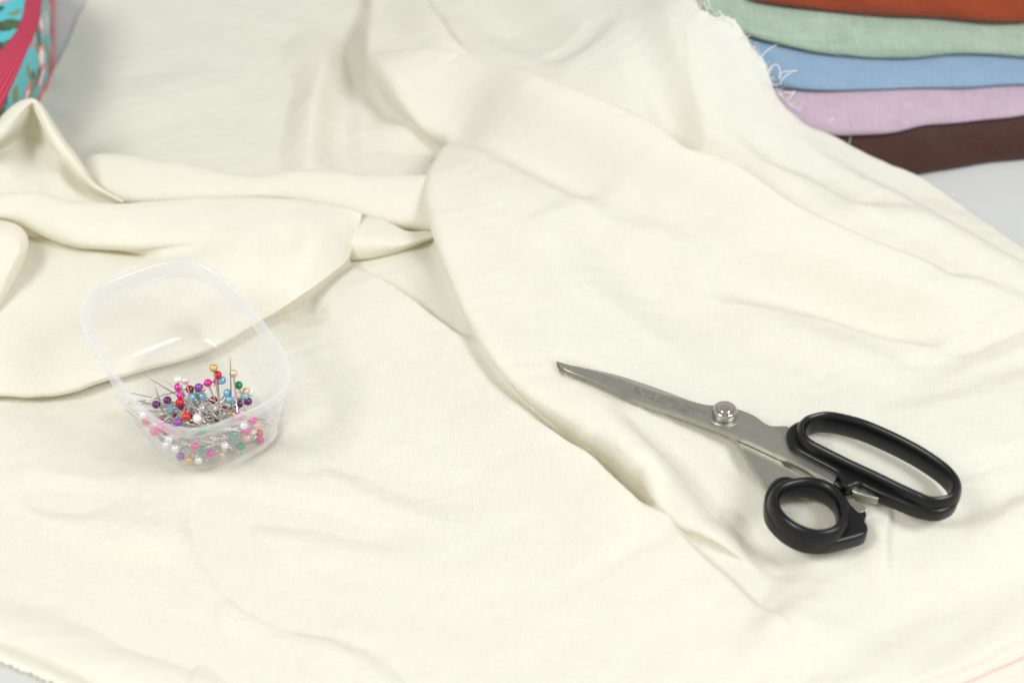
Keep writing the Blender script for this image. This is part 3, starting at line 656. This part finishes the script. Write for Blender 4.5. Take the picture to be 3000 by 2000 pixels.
slab('folded_fabric', 4, 'orange', .136, 'rust orange folded fabric on top of the stack')

# ------------------------------------------------------------ scissors
sc_c = at(2125, 1200, SZ); sci = empty('scissors', (sc_c.x, sc_c.y, SZ-.006))
tag(sci, 'large steel tailor scissors with black plastic handles lying on the cream cloth', 'scissors')
def interp(x, pts): return float(np.interp(x, [p[0] for p in pts], [p[1] for p in pts]))
Tp = [(1631, 1056), (1670, 1062), (1719, 1071), (1814, 1093), (1927, 1130), (2032, 1169), (2076, 1183), (2120, 1187), (2165, 1198), (2210, 1216), (2240, 1238), (2264, 1247), (2313, 1249), (2345, 1290), (2400, 1340), (2458, 1388)]
Bp = [(1633, 1062), (1660, 1084), (1719, 1108), (1767, 1129), (1838, 1162), (1927, 1194), (2017, 1222), (2165, 1279), (2300, 1341), (2380, 1382), (2440, 1415)]
T3 = catmull(Tp, 5); B3 = catmull(Bp, 8)
def resample(P, n):
    d = np.r_[0, np.cumsum(np.linalg.norm(np.diff(P, axis=0), axis=1))]; t = np.linspace(0, d[-1], n)
    return np.stack([np.interp(t, d, P[:, k]) for k in range(P.shape[1])], -1)
T3 = resample(T3, 70); B3 = resample(B3, 70)
vs_ = []; fs = []
for i, (t, b) in enumerate(zip(T3, B3)):
    t3 = at(t[0], t[1], SZ); b3 = at(b[0], b[1], SZ); u = i/69
    k = .30*max(0, 1-max(0, (u-.35)/.2)) if u < .55 else 0
    k = max(k, .02); rg = b3.lerp(t3, 1-k); drop = .0017*min(1, k/.1); th = .0028
    cut = b3.lerp(t3, .05)
    vs_ += [b3-Vector((0, 0, th)), b3-Vector((0, 0, .0002)), cut, rg, t3-Vector((0, 0, drop)), t3-Vector((0, 0, th))]
for i in range(69):
    for k in range(6):
        l = (k+1) % 6; fs.append((i*6+k, (i+1)*6+k, (i+1)*6+l, i*6+l))
fs += [tuple(range(6))[::-1], tuple(69*6+k for k in range(6))]
upper = autosmooth(mesh('blade', vs_, fs, M['steel'], sci), 12)

def solid(name, outline, ztop, thick, mat, parent, hole=None, bev=.0012, res=3, sm=6, extra=None):
    """rounded plate from an outline traced at height ztop (photo pixels)"""
    cu = bpy.data.curves.new(name, 'CURVE'); cu.dimensions = '2D'; cu.fill_mode = 'BOTH'
    cu.extrude = thick/2-bev; cu.bevel_depth = bev; cu.bevel_resolution = res; cu.offset = -bev
    for ol in [outline]+([hole] if hole else []):
        pts = ol if isinstance(ol[0], Vector) else [at(x, y, ztop) for x, y in ol]
        P = catmull([(p.x, p.y) for p in pts], sm, True) if sm > 1 else [(p.x, p.y) for p in pts]
        sp = cu.splines.new('POLY'); sp.points.add(len(P)-1); sp.use_cyclic_u = True
        for q, p in zip(sp.points, P): q.co = (p[0], p[1], 0, 1)
    ob = bpy.data.objects.new(name, cu); C.objects.link(ob); ob.location = (0, 0, ztop-thick/2)
    bpy.context.view_layer.update()
    m = bpy.data.meshes.new_from_object(ob.evaluated_get(bpy.context.evaluated_depsgraph_get())); m.transform(ob.matrix_world)
    bpy.data.objects.remove(ob)
    m.name = name; m.materials.clear()
    if extra:
        bm = bmesh.new(); bm.from_mesh(m)
        v, f = extra; bv = [bm.verts.new(p) for p in v]
        for q in f: bm.faces.new([bv[i] for i in q])
        bm.to_mesh(m); bm.free()
    o = link(name, m, mat, parent); return autosmooth(o, 40)
low = solid('blade', [(1640, 1070), (1760, 1105), (1900, 1165), (2030, 1205), (2150, 1245), (2230, 1262), (2283, 1336), (2297, 1364), (2350, 1392), (2440, 1420), (2400, 1450), (2260, 1450), (2240, 1422), (2195, 1353), (2160, 1293), (2130, 1268), (2010, 1226), (1840, 1160), (1720, 1108)], SZ-.0032, .0026, M['steel'], sci, bev=.0003, sm=1)
def ring(inner, z, rx, rz, n=4):
    pts = catmull([(p.x, p.y) for p in (at(x, y, z+rz*.55) for x, y in inner)], n, True)
    m = len(pts); ctr = pts.mean(0); out = []
    area = sum(pts[i][0]*pts[(i+1) % m][1]-pts[(i+1) % m][0]*pts[i][1] for i in range(m))
    for i in range(m):
        t = pts[(i+1) % m]-pts[i-1]; t /= np.linalg.norm(t); nn = np.array([t[1], -t[0]])*(1 if area > 0 else -1)
        out.append(Vector((pts[i][0]+nn[0]*rx, pts[i][1]+nn[1]*rx, z)))
    return tube_data(out, rx, 20, True, rz=rz), [Vector((p.x, p.y, z)) for p in out]
PZ = SZ+.0035
in1 = [(2364, 1256), (2371, 1246), (2382, 1239), (2420, 1231), (2464, 1237), (2523, 1253), (2581, 1277), (2640, 1305), (2699, 1338), (2757, 1379), (2784, 1412), (2784, 1435), (2769, 1450), (2728, 1457), (2693, 1444), (2640, 1420), (2581, 1391), (2493, 1350), (2440, 1324), (2388, 1297), (2366, 1277)]
rd, cl = ring(in1, PZ-.002, .0026, .0068, 5)
out1 = [(2306, 1268), (2313, 1247), (2338, 1231), (2376, 1224), (2425, 1226), (2464, 1230), (2523, 1243), (2611, 1281), (2699, 1328), (2757, 1369), (2795, 1407), (2813, 1444), (2800, 1478), (2765, 1496), (2730, 1497), (2681, 1485), (2625, 1462), (2581, 1444), (2545, 1427), (2517, 1415), (2490, 1424), (2470, 1420), (2466, 1400), (2450, 1378), (2376, 1338), (2323, 1306)]
h1 = solid('handle', out1, PZ, .0078, M['black'], sci, hole=cl[::4], bev=.0018, extra=rd, sm=5)
h1['label'] = 'black handle with the long oval finger loop'
PZ2 = SZ+.0005
in2 = [(2279, 1459), (2294, 1438), (2332, 1425), (2376, 1421), (2420, 1435), (2452, 1467), (2461, 1503), (2458, 1529), (2435, 1550), (2391, 1557), (2341, 1541), (2303, 1514), (2283, 1485)]
in2 = [(2372+(x-2372)*.91, 1489+(y-1489)*.91) for x, y in in2]
rd2, cl2 = ring(in2, PZ2-.001, .0030, .0068, 7)
out2 = [(2241, 1450), (2250, 1425), (2270, 1400), (2297, 1391), (2332, 1397), (2405, 1418), (2449, 1415), (2473, 1440), (2490, 1468), (2512, 1494), (2535, 1492), (2540, 1503), (2534, 1518), (2543, 1535), (2543, 1552), (2531, 1565), (2479, 1580), (2420, 1592), (2360, 1588), (2303, 1562), (2262, 1525), (2243, 1490)]
h2 = solid('handle', out2, PZ2, .0085, M['black'], sci, hole=cl2[::6], bev=.0018, extra=rd2, sm=5)
h2['label'] = 'black handle with the small round thumb loop'
solid('stopper', [(2487, 1425), (2503, 1417), (2540, 1424), (2582, 1440), (2584, 1452), (2572, 1460), (2540, 1452), (2500, 1440)], SZ+.000, .0045, M['steel'], sci, bev=.0006, sm=1)
solid('stopper', [(2470, 1455), (2499, 1458), (2537, 1486), (2534, 1497), (2517, 1500), (2480, 1470)], SZ-.003, .003, M['steel'], sci, bev=.0005, sm=1)
# pivot screw
def lathe(name, ctr, prof, mat, parent, n=48, ang=30):
    v = []; f = []; m = len(prof)
    for i in range(n):
        a = 2*math.pi*i/n
        for r, z in prof: v.append((ctr.x+r*math.cos(a), ctr.y+r*math.sin(a), ctr.z+z))
    for i in range(n):
        j = (i+1) % n
        for k in range(m-1): f.append((i*m+k, j*m+k, j*m+k+1, i*m+k+1))
    f.append(tuple(i*m+m-1 for i in range(n)))
    o = mesh(name, v, f, mat, parent); return autosmooth(o, ang)
pc = at(2122, 1216, SZ)
lathe('washer', pc, [(.0078, -.001), (.0078, .0001), (.0076, .0003), (.0055, .0003)], M['steel'], sci)
lathe('pivot_screw', pc, [(.0050, .0003), (.0057, .0006), (.0059, .0011), (.0056, .0016), (.0056, .0020), (.0059, .0024), (.0060, .0032), (.0058, .0041), (.0053, .0047), (.0045, .0050), (.0040, .0050), (.0038, .0048), (.0036, .0054), (.0031, .0057), (.0012, .00575), (.0003, .00575)], M['chrome'], sci, ang=60)
# engraved writing
def text(s, p0, p1, size, parent, zoff=.0001):
    cu = bpy.data.curves.new('engraving', 'FONT'); cu.body = s; cu.size = size; cu.extrude = .00002; cu.offset = -.00004
    cu.align_x = 'LEFT'; ob = bpy.data.objects.new('engraving', cu); C.objects.link(ob); bpy.context.view_layer.update()
    m = bpy.data.meshes.new_from_object(ob.evaluated_get(bpy.context.evaluated_depsgraph_get())); bpy.data.objects.remove(ob)
    W = max(v.co.x for v in m.vertices); d = p1-p0; sx = d.length/W
    m.transform(Matrix.Translation(p0+Vector((0, 0, zoff)))@Matrix.Rotation(math.atan2(d.y, d.x), 4, 'Z')@Matrix.Diagonal((sx, 1, 1, 1)))
    m.materials.clear(); return link('engraving', m, M['etch'], parent, False)
text('AL FARAJ  GENERAL  TRADING', at(1857, 1140, SZ), at(2066, 1214, SZ), .0036, upper)
text('TEL. 2 26 2601   DUBAI.', at(1851, 1149, SZ), at(2020, 1211, SZ), .0030, upper)

# ------------------------------------------------------------ plastic tub
tubE = empty('plastic_tub', tuple(f0)); tag(tubE, 'small frosted clear plastic tub full of dressmaking pins', 'tub')
def loops_mesh(name, loops, mat, parent, cap0=False, cap1=False, ang=50):
    n = len(loops[0]); v = [p for l in loops for p in l]; f = []
    for i in range(len(loops)-1):
        for k in range(n):
            l = (k+1) % n; f.append((i*n+k, i*n+l, (i+1)*n+l, (i+1)*n+k))
    if cap0: f.append(tuple(range(n))[::-1])
    if cap1: f.append(tuple((len(loops)-1)*n+k for k in range(n)))
    return autosmooth(mesh(name, v, f, mat, parent), ang)
fl = .008
lo = []
RH = .0095
for t in np.linspace(0, 1, 10): lo.append(tub_loop(0, -RH-(TH-RH-fl)*t))
for k in range(1, 8):
    an = math.pi/2*k/7; zl = -TH+fl-fl*math.sin(an); lo.append(tub_loop(-fl*(1-math.cos(an)), zl, k=tub_half(-TH+fl)))
lo.append(tub_loop(-fl-.004, -TH, k=tub_half(-TH+fl))); lo.append(tub_loop(-fl-.006, -TH+.0006, k=tub_half(-TH+fl)))
loops_mesh('tub_body', lo, M['tub'], tubE, cap1=True, ang=80)
kr = tub_half(-RH)
rimp = [(0, -RH, kr), (.0012, -RH+.0002, kr), (.0016, -RH+.001, kr), (.0018, -.0015, 1-.005), (.0016, -.0004, 1-.002), (.0008, 0, 1-.0), (-.0002, -.0003, 1), (-.0006, -.0012, 1), (-.0006, -RH+.0016, kr), (0, -RH, kr)]
loops_mesh('rim', [tub_loop(o-.0014, z, k=k) for o, z, k in rimp], M['rim'], tubE, ang=60)

# ------------------------------------------------------------ pins
def pearl(name, col):
    N, b = simple(name, col, .22, .35); b.inputs['Coat Weight'].default_value = .6; b.inputs['Coat Roughness'].default_value = .08
    tc = N.n('ShaderNodeTexCoord'); nz = N.n('ShaderNodeTexNoise', i_Scale=500.); N.l(tc.outputs['Object'], nz.inputs[0])
    c = N.ramp(nz.outputs['Fac'], [(.3, tuple(x*.85 for x in col)), (.7, col)]); N.l(c, b.inputs['Base Color']); return N.m
PC = {'magenta': (.72, .012, .30), 'red': (.62, .008, .012), 'dark red': (.28, .006, .008), 'purple': (.25, .05, .33), 'dark purple': (.13, .012, .15), 'light blue': (.22, .50, .70),
      'gold': (.66, .42, .12), 'champagne': (.70, .52, .32), 'white': (.84, .83, .80), 'pale pink': (.85, .62, .60), 'green': (.01, .20, .06), 'teal': (.02, .33, .22), 'pink': (.80, .10, .35)}
PM = {k: pearl(k.replace(' ', '_')+'_pearl', v) for k, v in PC.items()}
HR, PL = .00205, .040
head_me = {}
def head_mesh(col):
    if col not in head_me:
        bm = bmesh.new(); bmesh.ops.create_uvsphere(bm, u_segments=20, v_segments=14, radius=HR)
        m = bpy.data.meshes.new('head'); bm.to_mesh(m); bm.free(); m.materials.append(PM[col])
        m.polygons.foreach_set('use_smooth', [True]*len(m.polygons)); head_me[col] = m
    return head_me[col]
v, f = tube_data([Vector((0, 0, -HR*.8)), Vector((0, 0, -PL+.004)), Vector((0, 0, -PL))], [.00033, .00030, .00004], 7)
shaft_me = bpy.data.meshes.new('shaft'); shaft_me.from_pydata([tuple(x) for x in v], [], f); shaft_me.materials.append(M['pinsteel'])
shaft_me.polygons.foreach_set('use_smooth', [True]*len(shaft_me.polygons))
reg = []
def pin(col, head, tip, label=None, zone=None, px=0):
    head = Vector(head); tip = Vector(tip); q = (head-tip).to_track_quat('Z', 'Y')
    o = bpy.data.objects.new('pearl_pin', None); C.objects.link(o); o.empty_display_size = .002
    o.location = head; o.rotation_euler = q.to_euler()
    for nm, m in (('head', head_mesh(col)), ('shaft', shaft_me)):
        c = bpy.data.objects.new(nm, m); C.objects.link(c); c.parent = o
    tag(o, label, 'pin', 'pearl headed pins in the tub')
    if not label: reg.append((o, col, zone, px))
    return o
def crop(x, y): return 200+x/2.376, 740+y/2.376
def head_at(px, py, hl=None, deep=.0035):
    """world point on the pixel's ray: at local height hl above the tub floor, else just inside the wall"""
    d = ray(px, py).normalized(); p = cam_pos+d*.5; last = None
    for i in range(2600):
        p = p+d*.0002
        ins = tub_inside(p, HR+.0008)
        if ins:
            if hl is None: return p+d*deep*random.random()
            if tub_local(p).z <= -TH+hl: return p
            last = p
        elif last is not None: return last
    return last
def tip_for(h, px=None, hl=None, spread=1., zmax=.014):
    """a tip inside the tub about one pin length away"""
    if px: # direction given by a second pixel
        best = None
        for z in np.linspace(-.002, .08, 200):
            q = at(px[0], px[1], float(z)); e = abs((q-h).length-PL)
            if tub_inside(q, .001) or hl == 'any':
                if best is None or e < best[0]: best = (e, q)
        if best: return best[1]
    for inset, dyv in ((.001, .006), (.0005, .010), (0, .014), (-.001, .03)):
        for _ in range(400):
            a = random.uniform(0, 2*math.pi); el = random.uniform(-.75, .25)*spread
            q = h+Vector((math.cos(a)*math.cos(el), math.sin(a)*math.cos(el), math.sin(el)))*PL
            if q.y-h.y > dyv: continue
            if tub_inside(q, inset) and tub_inside(h.lerp(q, .5), inset) and tub_local(q).z < -TH+zmax: return q
    return tub_pt(0, 0, -TH+.006)
# the ones that stand out at the top of the pile: (colour, head in the crop, tip in the crop or None, height, label)
tops = [('gold', (1012, 802), (1075, 1200), .034, 'pin with a shiny gold head, highest of the pile in the tub'),
 ('red', (1040, 850), (1062, 1240), .031, 'pin with a bright red head just under the gold one'),
 ('champagne', (1150, 840), (1205, 1400), .034, 'tall upright pin with a champagne head right of the gold one'),
 ('light blue', (1070, 888), None, .028, 'pin with a light blue head touching the bright red one'),
 ('magenta', (1038, 892), None, .027, 'pin with a magenta head directly below the bright red one'),
 ('green', (1186, 922), (1230, 1100), .027, 'pin with a dark green head at the right of the pile top'),
 ('magenta', (972, 906), (1060, 1130), .027, 'pin with a magenta head between the purple and the red ones'),
 ('purple', (908, 936), (1010, 1100), .025, 'pin with a medium purple head at the middle of the pile top'),
 ('white', (764, 884), (860, 1090), .028, 'pin with a white pearl head at the left of the pile top'),
 ('pale pink', (815, 888), (870, 1080), .028, 'pin with a pale pink head beside the white pearl one at left'),
 ('magenta', (765, 936), (850, 1110), .025, 'pin with a magenta head below the white pearl head at left'),
 ('dark red', (846, 950), None, .024, 'pin with a dark red head under the pale pink one'),
 ('magenta', (782, 992), None, .022, None), ('red', (776, 1042), None, .020, 'pin with a red head low at the left of the pile'),
 ('red', (818, 1108), None, .016, 'pin with a red head half hidden by the front rim'),
 ('dark purple', (690, 1026), (800, 1120), .019, 'pin with a dark purple head at the left end of the pile'),
 ('dark purple', (612, 1056), (760, 1180), .017, 'leftmost pin with a dark purple head showing over the front rim'),
 ('light blue', (708, 1094), None, .015, None), ('light blue', (860, 1004), None, .022, None), ('light blue', (936, 998), None, .021, None), ('light blue', (1108, 974), None, .022, None),
 ('light blue', (1122, 1022), None, .020, None), ('pale pink', (1190, 990), None, .020, None), ('pale pink', (1200, 1006), None, .018, None), ('light blue', (1230, 996), None, .021, None),
 ('champagne', (1240, 966), None, .023, None), ('white', (1268, 972), None, .022, 'pin with a white head at the right end of the pile top'), ('dark purple', (1252, 1034), None, .018, None), ('dark red', (1012, 1026), None, .017, None),
 ('dark purple', (778, 1070), None, .017, None), ('white', (1010, 1086), None, .014, None), ('dark purple', (1196, 1048), None, .016, None), ('white', (908, 1120), None, .012, None), ('white', (930, 1082), None, .014, None)]
for col, c, t, hl, lab in tops:
    h = head_at(*crop(*c), hl=hl)
    tp = tip_for(h, crop(*t)) if t else tip_for(h)
    pin(col, h, tp, lab, 'top', c[0])
# two bare points sticking up
hA = head_at(*crop(905, 1080), hl=.010); dA = at(*crop(535, 856), .047)
pin('white', dA+(hA-dA).normalized()*PL, dA, 'pin lying with its bare point sticking up at the left of the pile')
hB = head_at(*crop(655, 1090), hl=.012); dB = at(*crop(596, 905), .040)
pin('light blue', dB+(hB-dB).normalized()*PL, dB, 'pin with its thin point leaning up beside the longer bare point')
hC = head_at(*crop(1135, 1100), hl=.012); dC = at(*crop(1128, 716), .056)
pin('dark purple', dC+(hC-dC).normalized()*PL, dC, 'pin whose dark point stands up behind the champagne head')
# the ones seen through the front wall
wall = [('pink', (596, 1246)), ('magenta', (636, 1216)), ('dark red', (582, 1300)), ('light blue', (534, 1226)), ('red', (540, 1172)), ('white', (520, 1128)), ('white', (412, 1034)),
 ('white', (702, 1296)), ('white', (682, 1336)), ('white', (744, 1362)), ('pink', (660, 1394)), ('purple', (782, 1416)), ('gold', (842, 1444)), ('white', (906, 1444)), ('magenta', (884, 1346)),
 ('teal', (930, 1368)), ('magenta', (988, 1396)), ('champagne', (1066, 1406)), ('teal', (1044, 1450)), ('magenta', (1114, 1426)), ('white', (1154, 1412)), ('white', (1090, 1340)), ('teal', (1150, 1290)),
 ('teal', (1202, 1346)), ('purple', (1216, 1398)), ('gold', (1264, 1360)), ('champagne', (1244, 1286)), ('white', (1312, 1360)), ('magenta', (1334, 1300)), ('red', (1330, 1256)), ('magenta', (1242, 1240)),
 ('white', (1222, 1200)), ('champagne', (1310, 1204)), ('magenta', (1286, 1166)), ('teal', (936, 1236)), ('dark red', (680, 1240)), ('pink', (700, 1228)), ('champagne', (1376, 1318)), ('white', (1284, 1240)),
 ('red', (820, 1140)), ('white', (896, 1152)), ('magenta', (1190, 1140)), ('purple', (760, 1180))]
for col, c in wall:
    h = head_at(*crop(*c), hl=None, deep=.004)
    if h: pin(col, h, tip_for(h, spread=.6, zmax=.011), None, 'wall', c[0])
# the body of the heap
cols = list(PC); n = 0; ctr = tub_local(head_at(*crop(960, 1120), hl=.010))
while n < 32:
    u = ctr.x+random.gauss(0, .010); v_ = ctr.y+random.gauss(0, .009); hh = random.uniform(.003, .012)
    h = tub_pt(u, v_, -TH+hh)
    if not tub_inside(h, HR+.0005): continue
    n += 1; pin(random.choice(cols), h, tip_for(h, spread=.35, zmax=.012), None, 'heap')
ORD = ['first', 'second', 'third', 'fourth', 'fifth', 'sixth', 'seventh', 'eighth', 'ninth', 'tenth', 'eleventh', 'twelfth', 'thirteenth', 'fourteenth', 'fifteenth']
for zone, where in (('top', 'in the pile above the front rim'), ('wall', 'behind the front wall of the tub')):
    for col in PC:
        L = sorted([r for r in reg if r[1] == col and r[2] == zone], key=lambda r: r[3])
        for i, r in enumerate(L):
            r[0]['label'] = ('pin with a %s head %s' % (col, where)) if len(L) == 1 else '%s %s headed pin from the left %s' % (ORD[i], col, where)
for r in reg:
    if r[2] == 'heap': r[0]['label'] = '%s headed pin buried in the middle of the heap' % r[1]

# ------------------------------------------------------------ flowery bag at the left
def bagmat():
    N, b = simple('floral_oilcloth', (.06, .36, .40), .35)
    tc = N.n('ShaderNodeTexCoord'); co_ = tc.outputs['Object']
    col = None; base = N.n('ShaderNodeRGB'); base.outputs[0].default_value = (.055, .44, .50, 1); col = base.outputs[0]
    for sc, off, thr, c in (((48, 48, 30), 3.1, .19, (.03, .06, .03)), ((60, 60, 45), 7.7, .17, (.16, .22, .05)), ((40, 40, 28), 1.3, .15, (.05, .09, .03)), ((42, 42, 42), 5.2, .20, (.80, .10, .16)), ((42, 42, 42), 5.2, .11, (.86, .74, .70))):
        mp = N.n('ShaderNodeMapping'); mp.inputs['Location'].default_value = (off, off*2, off*.7); mp.inputs['Scale'].default_value = sc; mp.inputs['Rotation'].default_value = (.4, .3, off)
        N.l(co_, mp.inputs[0]); nz = N.n('ShaderNodeTexNoise', i_Scale=1.8, i_Detail=2.); N.l(mp.outputs[0], nz.inputs[0])
        ad = N.n('ShaderNodeVectorMath', operation='MULTIPLY_ADD'); ad.inputs[1].default_value = (.5, .5, .5); N.l(nz.outputs['Color'], ad.inputs[0]); N.l(mp.outputs[0], ad.inputs[2])
        vo = N.n('ShaderNodeTexVoronoi', i_Scale=1.); N.l(ad.outputs[0], vo.inputs[0])
        f_ = N.ramp(vo.outputs['Distance'], [(thr+.14, (1, 1, 1)), (thr+.17, (0, 0, 0))])
        mx = N.n('ShaderNodeMix', data_type='RGBA'); mx.inputs['B'].default_value = (*c, 1); N.l(f_, mx.inputs['Factor']); N.l(col, mx.inputs['A']); col = mx.outputs['Result']
    N.l(col, b.inputs['Base Color']); return N.m
M['floral'] = bagmat()
def webmat():
    N, b = simple('red_webbing', (.66, .02, .09), .6)
    uv = N.n('ShaderNodeUVMap'); hts = []
    for ax, s_ in (('X', 6.4), ('Y', 40.)):
        wv = N.n('ShaderNodeTexWave', bands_direction=ax, i_Scale=s_/3.1416*1.57); N.l(uv.outputs[0], wv.inputs[0]); hts.append(wv.outputs['Fac'])
    m_ = N.n('ShaderNodeMath', operation='MULTIPLY'); N.l(hts[0], m_.inputs[0]); N.l(hts[1], m_.inputs[1])
    c = N.ramp(m_.outputs[0], [(.05, (.42, .004, .035)), (.5, (.86, .10, .20))]); N.l(c, b.inputs['Base Color'])
    bp = N.n('ShaderNodeBump', i_Strength=1., i_Distance=.0012); N.l(m_.outputs[0], bp.inputs['Height']); N.l(bp.outputs[0], b.inputs['Normal']); return N.m
M['web'] = webmat(); M['piping'] = plain('red_piping', (.62, .03, .06), .45, scale=200)
BZ = .062
oe = catmull([(128, -60), (124, 0), (117, 50), (102, 100), (78, 155), (50, 220), (18, 288), (-15, 350), (-60, 440)], 8)
ie = catmull([(80, -60), (74, 0), (66, 45), (48, 90), (20, 125), (-10, 160), (-50, 200), (-110, 260), (-190, 340)], 8)
be = catmull([(146, -60), (149, 0), (150, 60), (150, 120), (149, 190), (138, 242), (112, 290), (80, 340), (30, 420)], 8)
me_ = catmull([(128, -60), (138, 20), (146, 90), (147, 140), (140, 190), (118, 240), (88, 290), (50, 350), (0, 430)], 8)
nB = len(oe)
O3 = [at(x, y, BZ) for x, y in oe]; I3 = [at(x, y, BZ+.003) for x, y in ie]; M3 = [at(x, y, .024) for x, y in me_]; B3_ = [at(x, y, .002) for x, y in be]
bag = empty('sewing_bag', (-.36, .22, 0)); tag(bag, 'turquoise floral sewing bag with red webbing trim behind the cloth', 'bag')
def grid(name, rows, mat, parent, uv=False):
    n = len(rows[0]); v = [p for r in rows for p in r]; f = [(i*n+k, i*n+k+1, (i+1)*n+k+1, (i+1)*n+k) for i in range(len(rows)-1) for k in range(n-1)]
    o = mesh(name, v, f, mat, parent)
    if uv:
        ul = o.data.uv_layers.new(name='UVMap')
        for p in o.data.polygons:
            for li in p.loop_indices:
                vi = o.data.loops[li].vertex_index; ul.data[li].uv = ((vi//n)/(len(rows)-1), (vi % n)/(n-1))
    return o
def lerp_rows(a, b, n, bulge=0., z=0.):
    out = []
    for i in range(n+1):
        t = i/n; out.append([p.lerp(q, t)+Vector((bulge*math.sin(math.pi*t), -bulge*.2*math.sin(math.pi*t), z*math.sin(math.pi*t))) for p, q in zip(a, b)])
    return out
side = lerp_rows(O3, M3, 8, .002)+lerp_rows(M3, B3_, 6, .001)[1:]
far = [Vector((-.50, p.y+.03, 0)) for p in B3_]; side = side+[[Vector((p.x, p.y, .001)) for p in B3_], far]
grid('bag_side', side, M['floral'], bag)
lid_in = [Vector((-.50, p.y+.02, BZ+.006)) for p in I3]
grid('bag_lid', lerp_rows([p-Vector((0, 0, .0008)) for p in I3], lid_in, 8, 0, .006), M['floral'], bag)
grid('webbing_trim', [[p-Vector((.001, 0, .003)) for p in O3]]+lerp_rows(O3, I3, 10, 0, .0022)+[[p-Vector((0, 0, .003)) for p in I3]], M['web'], bag, uv=True)
v, f = tube_data([p+Vector((.0005, 0, .001)) for p in B3_], .0017, 8); mesh('piping', v, f, M['piping'], bag)
